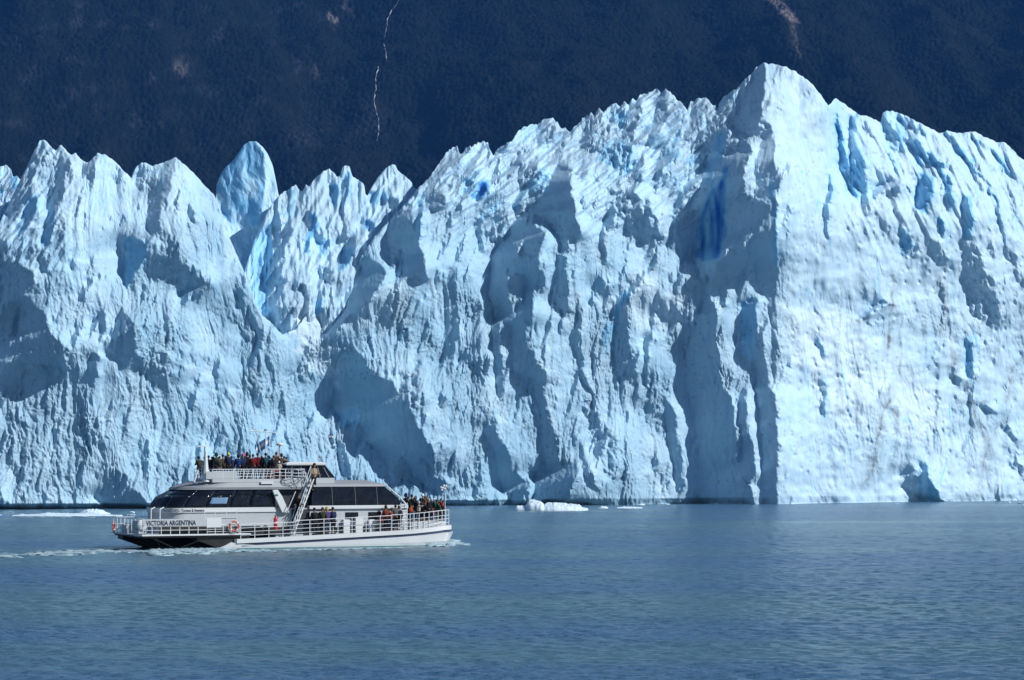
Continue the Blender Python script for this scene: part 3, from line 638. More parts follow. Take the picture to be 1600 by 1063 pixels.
# the foot leans out a little and is undercut at the waterline on the left
basey = HORIZON + F_PX * EYE / BASE_D(GXX)
und = np.clip((GYY - (basey - 9)) / 9, 0, 1)
undw = np.interp(GXX, [-230, 330, 780, 900, 960, 1100, 1200, 1830], [1, 1, .7, .9, .25, .5, .15, .15])
CS = math.cos(SUN_AZ) / math.sin(SUN_AZ); TE = math.tan(SUN_EL) / math.sin(SUN_AZ)
def solve_relief(mask, other, L, wy=.32, it=9, extra=.26):
    """relief whose leftward faces turn just past the sun inside the mask"""
    g = np.zeros_like(mask); D = g
    om = smooth(other, 9)
    for k in range(it):
        tot = D + om
        dx = np.gradient(tot, GS, axis=1); dz = -np.gradient(smooth(tot, 7), GS, axis=0)
        T = -(CS + TE * np.clip(dz, -.4, 1.5)) - extra * np.clip(mask, .5, 1.5)
        T = np.clip(T, -1.8, -.35)
        T = np.where(mask < .75, T * mask / .8, T)
        res = np.where(mask > .08, np.minimum(T - dx, 0), 0)
        g = np.clip(g + .9 * res * (mask > .08), -9, 0)
        D = poisson(g, np.zeros_like(g), wy, L)
    return D
base_px = (BASE_D(GXX) + rec) / .085
D_sh = solve_relief(shade, D_rel + lumps + base_px, 300.0)
D_front = D_sh + D_rel + lumps
D_met = BASE_D(GXX) + rec + D_front * 0.085 + und * undw * 2.2 - np.clip((GYY - 600) / 200, 0, 1) * 2.5

blue_f = raster(BLUEP, (wx_ * 1.0, wy_ * 1.0), 5) * np.clip(.52 + .5 * fbm(GXX / 10, GYY / 60, 3, 99, .4), .2, .9)
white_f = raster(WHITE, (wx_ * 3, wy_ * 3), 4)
# faint natural blueness in seams of dense ice
seam = np.clip(1 - np.abs(fbm((GXX * .85 - GYY * .25) / 55, (GYY) / 210, 3, 101)) * 7, 0, 1) * np.clip((430 - GYY) / 200, 0, 1)
seam2 = np.clip(fbm(GXX / 90, GYY / 120, 3, 103) - .15, 0, 1)
blue_f = np.clip(np.maximum(blue_f, .16 * seam * (GXX < 1180)) + .12 * seam2, 0, 1)
thin = np.clip(1 - np.abs(fbm((GXX - .06 * GYY) / 60, GYY / 700, 2, 123)) * 42, 0, 1) * np.clip(fbm(GXX / 30, GYY / 110, 2, 124) * 2.2, 0, 1) * (GXX > 1215)
blue_f = np.clip(np.maximum(blue_f, .6 * thin), 0, 1)
dirt_f = np.zeros_like(GXX)
for line in DIRT:
    for (p, q) in zip(line[:-1], line[1:]):
        p = np.array(p, float); q = np.array(q, float); d = q - p
        X = GXX + wx_ * .8 - p[0]; Y = GYY - p[1]
        t = np.clip((X * d[0] + Y * d[1]) / (d @ d), 0, 1)
        r = np.hypot(X - t * d[0], Y - t * d[1])
        dirt_f = np.maximum(dirt_f, np.clip(1.15 - r / (1.2 + 1.0 * np.clip(fbm(GXX / 11, GYY / 15, 2, 113) + .5, 0, 1)), 0, 1) * .6)
        dirt_f = np.maximum(dirt_f, np.exp(-(r / 8) ** 2) * .20)
dirt_f = np.clip(dirt_f * (.5 + 1.1 * np.clip(fbm(GXX / 6, GYY / 12, 2, 105) + .5, 0, 1)), 0, 1)
# dusty spots on the upper snow
spots = (worley(GXX / 15, GYY / 15, 107) < .11) * np.clip(fbm(GXX / 70, GYY / 60, 2, 109) + .2, 0, .6)
dirt_f = np.clip(np.maximum(dirt_f, spots * .7) + .10 * np.clip(fbm(GXX / 40, GYY / 70, 3, 111) - .35, 0, 1), 0, 1)

def ice_material():
    m, nt, p = mat_nodes('glacier_ice'); L = nt.links
    ab = N(nt, 'ShaderNodeAttribute', attribute_name='blue')
    aw = N(nt, 'ShaderNodeAttribute', attribute_name='white')
    ad = N(nt, 'ShaderNodeAttribute', attribute_name='dirt')
    ao = N(nt, 'ShaderNodeAttribute', attribute_name='dark_tone')
    tc = N(nt, 'ShaderNodeTexCoord')
    n = N(nt, 'ShaderNodeTexNoise', i_Scale=0.8, i_Detail=6.0, i_Roughness=0.65)
    mp = N(nt, 'ShaderNodeMapping'); mp.inputs['Scale'].default_value = (1.0, 1.0, 0.45)
    L.new(tc.outputs['Object'], mp.inputs['Vector']); L.new(mp.outputs[0], n.inputs['Vector'])
    r = N(nt, 'ShaderNodeValToRGB')
    r.color_ramp.elements[0].position = 0.32; r.color_ramp.elements[0].color = (0.385, 0.58, 0.745, 1)
    r.color_ramp.elements[1].position = 0.68; r.color_ramp.elements[1].color = (0.525, 0.70, 0.82, 1)
    L.new(n.outputs['Fac'], r.inputs['Fac'])
    def mix(fac, a, c):
        x = N(nt, 'ShaderNodeMix', data_type='RGBA'); L.new(fac, x.inputs[0]); L.new(a, x.inputs[6])
        x.inputs[7].default_value = (*c, 1); return x.outputs[2]
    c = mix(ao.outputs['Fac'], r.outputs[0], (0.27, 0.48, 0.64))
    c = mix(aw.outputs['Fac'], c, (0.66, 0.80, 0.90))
    # two steps of blue: pale turquoise, then the deep blue of dense ice
    rb = N(nt, 'ShaderNodeValToRGB'); rb.color_ramp.elements[0].position = 0.0
    rb.color_ramp.elements[0].color = (0.40, 0.70, 0.90, 1)
    rb.color_ramp.elements[1].position = 1.0; rb.color_ramp.elements[1].color = (0.012, 0.15, 0.52, 1)
    e = rb.color_ramp.elements.new(0.5); e.color = (0.20, 0.48, 0.74, 1)
    L.new(ab.outputs['Fac'], rb.inputs['Fac'])
    f = N(nt, 'ShaderNodeMapRange'); f.inputs['From Max'].default_value = 0.3; L.new(ab.outputs['Fac'], f.inputs['Value'])
    x = N(nt, 'ShaderNodeMix', data_type='RGBA'); L.new(f.outputs[0], x.inputs[0]); L.new(c, x.inputs[6]); L.new(rb.outputs[0], x.inputs[7])
    c = mix(ad.outputs['Fac'], x.outputs[2], (0.10, 0.085, 0.075))
    L.new(c, p.inputs['Base Color'])
    n2 = N(nt, 'ShaderNodeTexNoise', i_Scale=2.6, i_Detail=7.0, i_Roughness=0.7)
    L.new(mp.outputs[0], n2.inputs['Vector'])
    b = N(nt, 'ShaderNodeBump'); b.inputs['Distance'].default_value = 0.34; L.new(N(nt, 'ShaderNodeAttribute', attribute_name='grain').outputs['Fac'], b.inputs['Strength'])
    L.new(n2.outputs['Fac'], b.inputs['Height']); L.new(b.outputs[0], p.inputs['Normal'])
    p.inputs['Roughness'].default_value = 0.55; p.inputs['Specular IOR Level'].default_value = 0.25
    return m
M_ICE = ice_material()

def ice_sheet(name, outline, parent, x0, x1, step, rows, depth, bottom, blue, white, dirt, dark_tone, seed, rim=5.0, jag=1.0, thick=22.0, teeth=False):
    xs = np.arange(x0, x1 + .01, step)
    O = np.array(outline, float)
    top = np.interp(xs, O[:, 0], O[:, 1])
    top = top + jag * (1.6 * fbm(xs / 7, xs * 0, 3, seed) + .9 * np.abs(perlin(xs / 2.7, xs * 0, seed + 3)))
    bot = bottom(xs)
    t = np.linspace(0, 1, rows) ** 1.04
    X = np.repeat(xs[None, :], rows, 0)
    if teeth: top = top - 5.5 * np.clip((xs - 650) / 60, 0, 1) * np.clip((1180 - xs) / 60, 0, 1) * (1 - 2.2 * np.abs(perlin(xs / 13, xs * 0, 7)) - .3 * np.abs(perlin(xs / 4.5, xs * 0, 8))) + 2.5
    k = int(30 / step) | 1
    tops = np.convolve(np.pad(top, k // 2, mode='edge'), np.hanning(k) / np.hanning(k).sum(), 'valid')
    yg = t[:, None] * (bot - tops)[None, :]
    dl = (top - tops)[None, :]
    Y = tops[None, :] + yg + dl * np.exp(-yg / np.maximum(30, 1.6 * np.abs(dl)))
    D = depth(X, Y)
    dt = Y - top[None, :]
    D = D + rim * 0.085 * np.exp(-np.clip(dt, 0, None) / 3.5)
    # over the rim and down the back
    e = []
    for (dy, dd) in ((1.5, .9), (6, 2.2), (22, 6), (60, 14), (150, thick)):
        e.append((top + dy + 0 * xs, D[0] + dd))
    XB = np.repeat(xs[None, :], len(e), 0)[::-1]
    YB = np.stack([q[0] for q in e])[::-1]; DB = np.stack([q[1] for q in e])[::-1]
    X = np.concatenate([XB, X]); Y = np.concatenate([YB, Y]); D = np.concatenate([DB, D])
    W = (X - 800) / F_PX * D; Z = EYE - (Y - HORIZON) / F_PX * D
    me = np_mesh(name, np.stack([W.ravel(), D.ravel(), Z.ravel()], 1), grid_faces(*X.shape))
    for nm, fn in (('blue', blue), ('white', white), ('dirt', dirt), ('dark_tone', dark_tone), ('grain', lambda X, Y: np.clip(sample(rough, X, Y), .1, 1.2))):
        add_attr(me, nm, fn(X, Y))
    me.polygons.foreach_set('use_smooth', np.zeros(len(me.polygons), dtype=bool))
    me.materials.append(M_ICE)
    return link(name, me, None, parent)

def local_relief(seed, amp=1.0, ax=12, ay=40, lean_=0.3):
    def f(X, Y):
        u = X + lean_ * (Y - 300) + 6 * fbm(X / 40, Y / 40, 2, seed + 5)
        return amp * .085 * (-np.abs(fbm(u / ax, Y / ay, 4, seed)) * 9 - worley(u / 9, Y / 16, seed + 9) * 4 + 14 * fbm(X / 50, Y / 60, 2, seed + 2))
    return f
glacier = empty('glacier', (0, 345, 0)); bpy.context.view_layer.update()
tag(glacier, 'towering pale blue glacier front with jagged spires rising straight from the lake', 'glacier')
zero = lambda X, Y: np.zeros_like(X)
dark_tone_front = lambda X, Y: np.interp(X, [-230, 0, 150, 300, 560, 700, 1050, 1180, 1240, 1830], [.7, .65, .55, .8, .85, .8, .6, .4, .0, .0]) * np.clip((Y - 220) / 200, 0.15, 1) * np.clip(.75 + .5 * fbm(X / 50, Y / 90, 3, 131), 0, 1)  # darker, bluer tone left of the great spire, weaker towards the top
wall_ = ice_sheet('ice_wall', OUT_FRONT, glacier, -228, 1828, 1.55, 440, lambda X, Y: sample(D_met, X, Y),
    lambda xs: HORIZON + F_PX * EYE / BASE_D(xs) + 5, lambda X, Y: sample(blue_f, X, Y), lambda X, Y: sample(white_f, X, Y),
    lambda X, Y: sample(dirt_f, X, Y), dark_tone_front, 201, teeth=True)

# second rank of towers seen through the gap
MID_SH = [(.9,[(423,361),(451,349),(459,361),(445,389),(445,406),(436,428),(447,438),(441,451),(445,481),(450,505),(456,520),(439,520),(428,503),(411,487),(420,460),(411,434),(417,395)]),
 (1.2,[(485,338),(492,335),(493,349),(483,361),(480,349)]), (1.3,[(521,291),(530,293),(524,318),(519,307)]),
 (.5,[(535,273),(550,270),(548,293),(538,321),(533,304)]), (.9,[(496,361),(507,372),(513,383),(504,400),(504,383),(496,378)]),
 (1.0,[(479,372),(482,378),(483,392),(479,397)]), (.8,[(504,417),(524,423),(521,445),(513,443),(502,434)]),
 (.9,[(442,438),(473,441),(468,447),(448,444)]), (1.2,[(535,375),(561,372),(558,389),(550,406),(533,420),(535,400)]),
 (1.2,[(574,347),(586,347),(583,355),(572,358)]), (.8,[(615,310),(626,313),(620,324),(609,327),(606,318)]),
 (1.0,[(503,475),(499,483),(492,492),(497,470)]), (.6,[(580,300),(600,300),(605,312),(585,318)]), (.6,[(452,300),(460,300),(456,330),(448,330)]),
 (.5,[(470,300),(480,296),(470,330),(462,335)])]
MID_BL = [(.45,[(385,380),(420,355),(425,400),(418,470),(424,495),(410,490),(396,460)]), (.9,[(484,333),(494,330),(496,352),(484,398),(477,390)]),
 (.7,[(519,286),(532,290),(526,322),(516,310)]), (1.0,[(570,345),(588,345),(586,358),(570,360)]), (.8,[(530,385),(556,390),(548,412),(530,425)]),
 (.6,[(494,380),(515,370),(514,388),(503,403)]), (.8,[(490,492),(497,466),(508,468),(500,490)]), (.4,[(535,270),(552,266),(550,300),(536,325)]),
 (.4,[(575,300),(606,296),(610,314),(580,322)]), (.4,[(452,300),(464,292),(456,340),(446,340)]), (.5,[(430,335),(445,325),(425,352),(402,392),(398,370)])]
shm = raster(MID_SH, (wx_ * .5, wy_ * .5), 1); blm = raster(MID_BL, (wx_ * .9, wy_ * .6), 4) * .68
lm = .0 * GXX + (BASE_D(GXX) + np.clip(480 - GYY, 0, 400) * .085 * .9) / .085
Dm = solve_relief(shm, lm + rel_n * .7, 200.0) * .085
aa = GXX * .85 + GYY * .5; bb = GXX * .5 - GYY * .85
Dm = Dm + .085 * rel_n * .7 + .085 * np.abs(fbm(aa / 20, bb / 110, 2, 141)) * 15 + .085 * np.abs(fbm(GXX / 22, GYY / 120, 3, 143)) * 14 + .085 * lumps
ice_sheet('serac', OUT_MID, glacier, 382, 728, 1.5, 190, lambda X, Y: BASE_D(X) + 7 + np.clip(480 - Y, 0, 400) * .085 * .85 + sample(Dm, X, Y),
    lambda xs: 0 * xs + 590, lambda X, Y: sample(blm, X, Y), lambda X, Y: sample(white_f, X, Y) * (Y > 470), lambda X, Y: sample(dirt_f, X, Y) * .8,
    lambda X, Y: .2 + 0 * X, 301, jag=.8)['label'] = 'jagged leaning towers behind the snowy gap'
# the rounded bluish tooth; shade of its left facet is also coloured in blue
TSH = [(.85,[(338,290),(345,272),(380,225),(400,222),(411,240),(414,280),(409,330),(400,352),(365,352),(345,330)])]
sht = raster(TSH, (wx_ * .4, wy_ * .4), 2); Dt = solve_relief(sht * .34, lm, 150.0, it=4) * .085
ice_sheet('serac', OUT_TOOTH, glacier, 324, 457, 1.3, 170, lambda X, Y: BASE_D(X) + 26 + np.clip(420 - Y, 0, 400) * .085 * .45 + sample(Dt, X, Y) + local_relief(331, .45, 26, 60, -.1)(X, Y),
    lambda xs: 0 * xs + 540, lambda X, Y: np.clip(.22 + .35 * fbm(X / 34, Y / 30, 3, 335) + .16 * (Y < 262), .03, .42) * (sample(sht, X, Y) > .3) + .1, lambda X, Y: .4 * np.clip(fbm(X / 12, Y / 12, 3, 339), 0, 1),
    zero, zero, 311, jag=.25, rim=9)['label'] = 'tall rounded tooth of bluish ice'
ice_sheet('serac', OUT_LEFT, glacier, -88, 68, 1.5, 110, lambda X, Y: BASE_D(X) + 24 + np.clip(400 - Y, 0, 400) * .085 * .6 + local_relief(341, 1., 12, 40, .5)(X, Y),
    lambda xs: 0 * xs + 440, lambda X, Y: np.clip(fbm(X / 18, Y / 22, 3, 345), 0, .5), zero, zero, zero, 321, jag=.8)['label'] = 'small broken pinnacle at the left edge'
# parent inverse so that the parts stay where they were traced
for ch in [o for o in col.objects if o.parent == glacier]:
    ch.matrix_parent_inverse = glacier.matrix_world.inverted()
# ================================================================ TOUR BOAT
BTH = R(25.0); BC, BS = math.cos(BTH), math.sin(BTH); BW = 3.6
BOY = 181.0 - 11.3 * BS
_r0 = (222 - 800) / F_PX
BOX_ = _r0 * (BOY - BW * BC) - BW * BS
def PXY(u, y, z):
    X = BOX_ + u * BC - y * BS; Y = BOY + u * BS + y * BC
    return 800 + F_PX * X / Y, HORIZON - F_PX * (z - EYE) / Y
def U(px, y=-BW):                 # station along the boat of a measured photo column
    r = (px - 800) / F_PX
    return (r * (BOY + y * BC) - BOX_ + y * BS) / (BC - r * BS)
def Zt(py, px, y=-BW):            # height of a measured photo row
    u = U(px, y); Y = BOY + u * BS + y * BC
    return EYE - (py - HORIZON) / F_PX * Y

M_WHITE = simple_mat('boat_white_paint', (0.64, 0.66, 0.67), 0.4, noise=.06, nscale=1.2)
M_GREY = simple_mat('boat_grey_paint', (0.27, 0.29, 0.31), 0.5, noise=.08, nscale=1.0)
M_LGREY = simple_mat('boat_pale_grey_paint', (0.44, 0.47, 0.49), 0.5, noise=.07, nscale=1.0)
M_DARK = simple_mat('dark_antifouling_and_shade', (0.020, 0.018, 0.016), 0.5, noise=.4, nscale=1.5)  # hull antifouling, also the painted shade behind the side rails
M_BROWN = simple_mat('bronze_structure', (0.09, 0.075, 0.055), 0.5, noise=.3)
M_STRIPE = simple_mat('navy_stripe', (0.03, 0.05, 0.10), 0.4)
M_BOOT = simple_mat('green_boot_top', (0.03, 0.20, 0.19), 0.5)
M_GLASS = simple_mat('tinted_glass', (0.006, 0.008, 0.015), 0.12, spec=0.4, noise=.9, nscale=1.3, bump=.12)
M_SKYG = simple_mat('painted_reflection_glass', (0.16, 0.27, 0.42), 0.1, spec=0.7)  # bright blue reflection painted in as the pane's base colour
M_RAIL = simple_mat('white_rail', (0.72, 0.75, 0.78), 0.35)
M_BLACK = simple_mat('black_rubber', (0.015, 0.015, 0.018), 0.5)
M_ORANGE = simple_mat('orange_ring', (0.50, 0.09, 0.05), 0.5)
M_RED = simple_mat('red_paint', (0.55, 0.03, 0.04), 0.4)
M_LETTER = simple_mat('navy_lettering', (0.006, 0.012, 0.035), 0.5)
M_DECK = simple_mat('green_grey_deck', (0.16, 0.22, 0.20), 0.7)
M_INT = simple_mat('dim_interior', (0.03, 0.035, 0.045), 0.8)

class MB:
    def __init__(s): s.bm = bmesh.new()
    def face(s, pts): s.bm.faces.new([s.bm.verts.new(Vector(p)) for p in pts])
    def box(s, u0, u1, y0, y1, z0, z1):
        v = [s.bm.verts.new((a, b, c)) for c in (z0, z1) for a, b in ((u0, y0), (u1, y0), (u1, y1), (u0, y1))]
        for f in ((0, 3, 2, 1), (4, 5, 6, 7), (0, 1, 5, 4), (1, 2, 6, 5), (2, 3, 7, 6), (3, 0, 4, 7)):
            s.bm.faces.new([v[i] for i in f])
    def tube(s, p, q, r, r2=None, n=6):
        p = Vector(p); q = Vector(q); r2 = r if r2 is None else r2
        d = (q - p)
        if d.length < 1e-6: return
        d.normalize(); a = d.orthogonal().normalized(); b = d.cross(a)
        A = [s.bm.verts.new(p + (a * math.cos(2 * math.pi * i / n) + b * math.sin(2 * math.pi * i / n)) * r) for i in range(n)]
        B = [s.bm.verts.new(q + (a * math.cos(2 * math.pi * i / n) + b * math.sin(2 * math.pi * i / n)) * r2) for i in range(n)]
        for i in range(n): s.bm.faces.new((A[i], A[(i + 1) % n], B[(i + 1) % n], B[i]))
        s.bm.faces.new(A[::-1]); s.bm.faces.new(B)
    def path(s, pts, r):
        for a, b in zip(pts[:-1], pts[1:]): s.tube(a, b, r)
    def prism(s, poly, y0, y1):
        """poly of (u, z), extruded sideways"""
        A = [s.bm.verts.new((u, y0, z)) for u, z in poly]; B = [s.bm.verts.new((u, y1, z)) for u, z in poly]
        n = len(poly)
        s.bm.faces.new(A); s.bm.faces.new(B[::-1])
        for i in range(n): s.bm.faces.new((A[(i + 1) % n], A[i], B[i], B[(i + 1) % n]))
    def loft(s, rings, cap=True, closed=True):
        V = [[s.bm.verts.new(Vector(p)) for p in r] for r in rings]
        n = len(V[0])
        for a, b in zip(V[:-1], V[1:]):
            for i in range(n if closed else n - 1):
                s.bm.faces.new((a[i], a[(i + 1) % n], b[(i + 1) % n], b[i]))
        if cap and closed: s.bm.faces.new(V[0][::-1]); s.bm.faces.new(V[-1])
    def ball(s, c, rx, ry, rz, nu=10, nv=7):
        m = Matrix.Translation(Vector(c)) @ Matrix.Diagonal((rx, ry, rz, 1))
        bmesh.ops.create_uvsphere(s.bm, u_segments=nu, v_segments=nv, radius=1.0, matrix=m)
    def torus(s, c, R_, r, axis='y', n=20, k=8):
        rings = []
        for i in range(n):
            a = 2 * math.pi * i / n; ring = []
            for j in range(k):
                b = 2 * math.pi * j / k; rr = R_ + r * math.cos(b); h = r * math.sin(b)
                if axis == 'y': ring.append((c[0] + rr * math.cos(a), c[1] + h, c[2] + rr * math.sin(a)))
                else: ring.append((c[0] + h, c[1] + rr * math.cos(a), c[2] + rr * math.sin(a)))
            rings.append(ring)
        rings.append(rings[0]); s.loft(rings, cap=False)
    def build(s, name, mat, parent=None, smooth=False, bevel=0.0):
        bmesh.ops.remove_doubles(s.bm, verts=s.bm.verts, dist=1e-5)
        bmesh.ops.recalc_face_normals(s.bm, faces=s.bm.faces)
        if bevel:
            ed = [e for e in s.bm.edges if len(e.link_faces) == 2 and e.calc_face_angle(0) > .6]
            bmesh.ops.bevel(s.bm, geom=ed, offset=bevel, segments=2, affect='EDGES', profile=.6)
        me = bpy.data.meshes.new(name); s.bm.to_mesh(me); s.bm.free()
        if smooth:
            for p in me.polygons: p.use_smooth = True
        return link(name, me, mat, parent)

boat = empty('tour_boat', (BOX_, BOY, 0), BTH)
tag(boat, 'white two deck catamaran tour boat crowded with passengers in front of the glacier', 'boat')

LB = U(709, -1.5)                                    # bow
def zdeck(u): return float(np.interp(u, [U(372), U(450), U(560), U(640), U(700)], [.66, .78, .98, 1.14, 1.38]))
def plan(u, w=BW):                             # half width of the deck towards the bow
    t = max(0.0, (u - (LB - 4.2)) / 4.3)
    return w * math.sqrt(max(0.0, 1 - t ** 2.6)) if t < 1 else 0.0
# --- hulls
def hull(side):
    rings = []; boots = []
    us = [U(344), U(352), U(362), U(372), U(400), U(450), U(500), U(560), U(620), U(660), U(685), U(697), U(704), LB]
    for i, u in enumerate(us):
        zt = zdeck(u) - .45
        if i == 0: zt = .10
        if i == 1: zt = .24
        if i == 2: zt = .48
        if i == 3: zt = zdeck(u) - .30
        w = min(BW, plan(u, BW) + .55)
        t = max(0, (u - U(640)) / (LB - U(640)))
        yo = w - .02; yi = max(w - 1.7, .9) if t == 0 else max(w - 1.7 * (1 - .8 * t), .9)
        yi = min(yi, yo - .06)
        back = 0.75 * t * t
        ring = [(u, -yo, zt), (u - back * .4, -yo + .02, .35 * zt), (u - back, -yo + .10 + .3 * t, -.25), (u - back, -(yo + yi) / 2, -.75),
                (u - back, -yi - .05, -.25), (u, -yi, zt)]
        rings.append([(a, b * (1 if side < 0 else -1), c) for a, b, c in ring])
        boots.append((u - back * .93, -(yo - .02 - .27 * t)))
    m = MB(); m.loft(rings)
    h = m.build('hull', M_WHITE, boat, smooth=False)
    b = MB()
    for (u0, y0), (u1, y1) in zip(boots[3:-2], boots[4:-1]):
        sg = 1 if side < 0 else -1
        b.loft([[(u0, (y0 - .035) * sg, -.1), (u0, (y0 - .035) * sg, .055), (u0, (y0 + .1) * sg, .055), (u0, (y0 + .1) * sg, -.1)],
                [(u1, (y1 - .035) * sg, -.1), (u1, (y1 - .035) * sg, .055), (u1, (y1 + .1) * sg, .055), (u1, (y1 + .1) * sg, -.1)]])
    b.build('boot_top', M_BOOT, h)
hull(-1); hull(1)
# --- side band: navy recess and white gunwale following the sheer round the bow
def band(name, mat, z0, z1, off, u_from, parent=boat):
    m = MB(); us = list(np.linspace(u_from, LB - 4.2, 16)) + list(np.linspace(LB - 4.1, LB, 22))
    path = [(u, -(plan(u) + off)) for u in us] + [(u, plan(u) + off) for u in us[::-1]]
    rings = []
    for (u, y) in path:
        n = 0.25 if y < 0 else -0.25
        rings.append([(u, y, zdeck(u) + z0), (u, y, zdeck(u) + z1), (u - .12, y + n, zdeck(u) + z1), (u - .12, y + n, zdeck(u) + z0)])
    m.loft(rings); return m.build(name, mat, parent)
band('stripe', M_STRIPE, -.50, -.26, -.03, U(378))
band('gunwale', M_WHITE, -.27, .03, .05, U(370))
# foredeck and side deck
m = MB(); us = np.linspace(U(372), LB, 40)
m.loft([[(u, -max(plan(u) - .02, .05), zdeck(u) + .0), (u, -max(plan(u) - .02, .05), zdeck(u) - .12), (u, max(plan(u) - .02, .05), zdeck(u) - .12), (u, max(plan(u) - .02, .05), zdeck(u))] for u in us])
m.build('deck', M_DECK, boat)
m = MB()                                          # raised foredeck people stand on
us = np.linspace(U(634, -2), LB - .7, 12)
m.loft([[(u, -max(plan(u) - .75, .1), zdeck(u) + .01), (u, -max(plan(u) - .75, .1), 1.72), (u, max(plan(u) - .75, .1), 1.72), (u, max(plan(u) - .75, .1), zdeck(u) + .01)] for u in us])
m.build('foredeck_platform', M_LGREY, boat)
# aft deck overhanging the stern, on its dark frames
ZA = Zt(835, 300)
m = MB(); m.box(0, U(392), -BW, BW, ZA - .10, ZA); m.build('aft_deck', M_WHITE, boat, bevel=.02)
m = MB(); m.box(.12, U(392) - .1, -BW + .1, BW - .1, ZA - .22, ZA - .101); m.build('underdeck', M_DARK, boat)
for sg, u_end in ((1, .9), (-1, 4.6)):
    rings = []
    for u, zt_, zb in ((u_end - .6, ZA - .24, ZA - .45), (u_end + .2, ZA - .24, .35), (u_end + 1.2, ZA - .24, .0), (u_end + 2.2, ZA - .24, -.4), (U(392), ZA - .24, -.5)):
        rings.append([(u, sg * (BW - .25), zt_), (u, sg * (BW - .3), zb), (u, sg * (BW - 1.6), zb), (u, sg * (BW - 1.5), zt_)])
    m = MB(); m.loft(rings); m.build('stern_hull', M_DARK, boat)
m = MB()
for u in (1.6, 4.4):
    pts = [(u + .9 * math.sin(math.pi * k / 12) * 0, -2.6 + 5.2 * k / 12, .12 + (ZA - .42) * math.sin(math.pi * k / 12) ** .5) for k in range(13)]
    m.path(pts, .045)
m.path([(1.0, -BW + .3, ZA - .3), (2.6, -BW + .9, .1)], .04); m.path([(2.9, -BW + .9, .1), (4.6, -BW + .3, ZA - .3)], .04)
m.build('stern_frame', M_BROWN, boat)
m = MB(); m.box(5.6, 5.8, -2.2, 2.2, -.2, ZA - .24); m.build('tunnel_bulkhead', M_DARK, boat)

# --- cabins
def curve(b, ua, rc, uf, n=18, ex=2.4):
    """half plan from the near side front round the stern to the far side front"""
    pts = [(uf + (ua + rc - uf) * k / 10, -b) for k in range(10)]
    for k in range(n + 1):
        a = math.pi / 2 * k / n
        c, s_ = math.cos(a), math.sin(a)
        pts.append((ua + rc * (1 - s_ ** (2 / ex)), -b * c ** (2 / ex)))
    return pts + [(u, -y) for u, y in pts[::-1][1:]]
def cabin_rings(levels, uf):
    return [[(u, y, z) for (u, y) in curve(b, ua, rc, uf_)] for (z, b, ua, rc, uf_) in levels]
CB = 2.75
zb1, zt1 = Zt(793.5, 320, -CB), Zt(765, 320, -CB)
UF1 = U(431, -CB)
wall_lv = [(ZA - .02, CB - .06, 1.75, 1.6, UF1), (zb1, CB - .06, 1.75, 1.8, UF1), (zb1 + .7, CB - .13, 2.25, 2.1, UF1), (zt1, CB - .22, 3.35, 2.5, UF1)]
m = MB(); m.loft(cabin_rings(wall_lv[:2], UF1)); aft_wall = m.build('cabin_wall', M_LGREY, boat)
m = MB(); m.loft(cabin_rings(wall_lv[1:], UF1)); m.build('window_frame', simple_mat('dark_window_frame', (.10, .11, .12), .5), boat)
roof_lv = [(zt1 - .03, CB - .06, 3.15, 2.5, UF1 + 2.2), (zt1 + .14, CB - .02, 3.35, 2.5, UF1 + 2.2), (Zt(753, 340, -2.6), CB - .25, 4.6, 2.4, UF1 + 2.2)]
m = MB(); m.loft(cabin_rings(roof_lv, UF1)); m.build('cabin_roof', M_GREY, boat)
# belt under the windows
m = MB(); z0b = Zt(801, 320, -CB)
ca = curve(CB + .02, 1.68, 1.75, UF1); ci = curve(CB - .2, 1.9, 1.7, UF1)
m.loft([[(a[0], a[1], z0b), (a[0], a[1], zb1 - .01), (b[0], b[1], zb1 - .01), (b[0], b[1], z0b)] for a, b in zip(ca, ci)])
belt = m.build('window_belt', M_WHITE, boat)
# panes
def lv(z):
    zs = [l[0] for l in wall_lv]
    f = [float(np.interp(z, zs, [l[k] for l in wall_lv])) for k in (1, 2, 3)]
    return f
def pane(s0, s1, z0, z1, mat=None, off=.05, skew=0.0, name='window', parent=None):
    """s: stations along the plan curve, counted in photo columns on the near side; negative wraps the stern"""
    nz, ns = 6, 7; rows = []
    for i in range(nz + 1):
        z = z0 + (z1 - z0) * i / nz; b, ua, rc = lv(z)
        c = np.array(curve(b + off, ua - off, rc, UF1, n=40))
        L_ = np.concatenate([[0], np.cumsum(np.hypot(*np.diff(c, axis=0).T))]); tot = L_[-1]
        row = []
        for j in range(ns + 1):
            s = s0 + (s1 - s0) * j / ns
            q = s * tot + skew * (i / nz) * tot
            row.append((float(np.interp(q, L_, c[:, 0])), float(np.interp(q, L_, c[:, 1])), z))
        rows.append(row)
    m = MB(); m.loft(rows, cap=False, closed=False)
    me_o = m.build(name, mat or M_GLASS, parent or boat, smooth=True)
    sm = me_o.modifiers.new('thickness', 'SOLIDIFY'); sm.thickness = .03
    return me_o
_c = np.array(curve(CB, 1.75, 1.8, UF1, n=40)); _L = np.concatenate([[0], np.cumsum(np.hypot(*np.diff(_c, axis=0).T))])
def S(px):                                        # station fraction for a photo column on the near side
    k = int(np.argmax([-PXY(a, b, 3)[0] for a, b in _c]))
    cols = np.array([PXY(a, b, 3)[0] for a, b in _c[:k + 1]])
    return float(np.interp(-px, -cols, _L[:k + 1])) / _L[-1]
zw0, zw1 = zb1 + .03, zt1 - .03
zmid = zw1 - .34
for a, b in ((430, 391), (390, 359.5), (320.5, 288), (287, 258), (257, 243)):
    w = pane(S(a), S(b), zw0, zmid - .03, skew=0)
    pane(S(a), S(b), zmid, zw1, name='pane', parent=w)
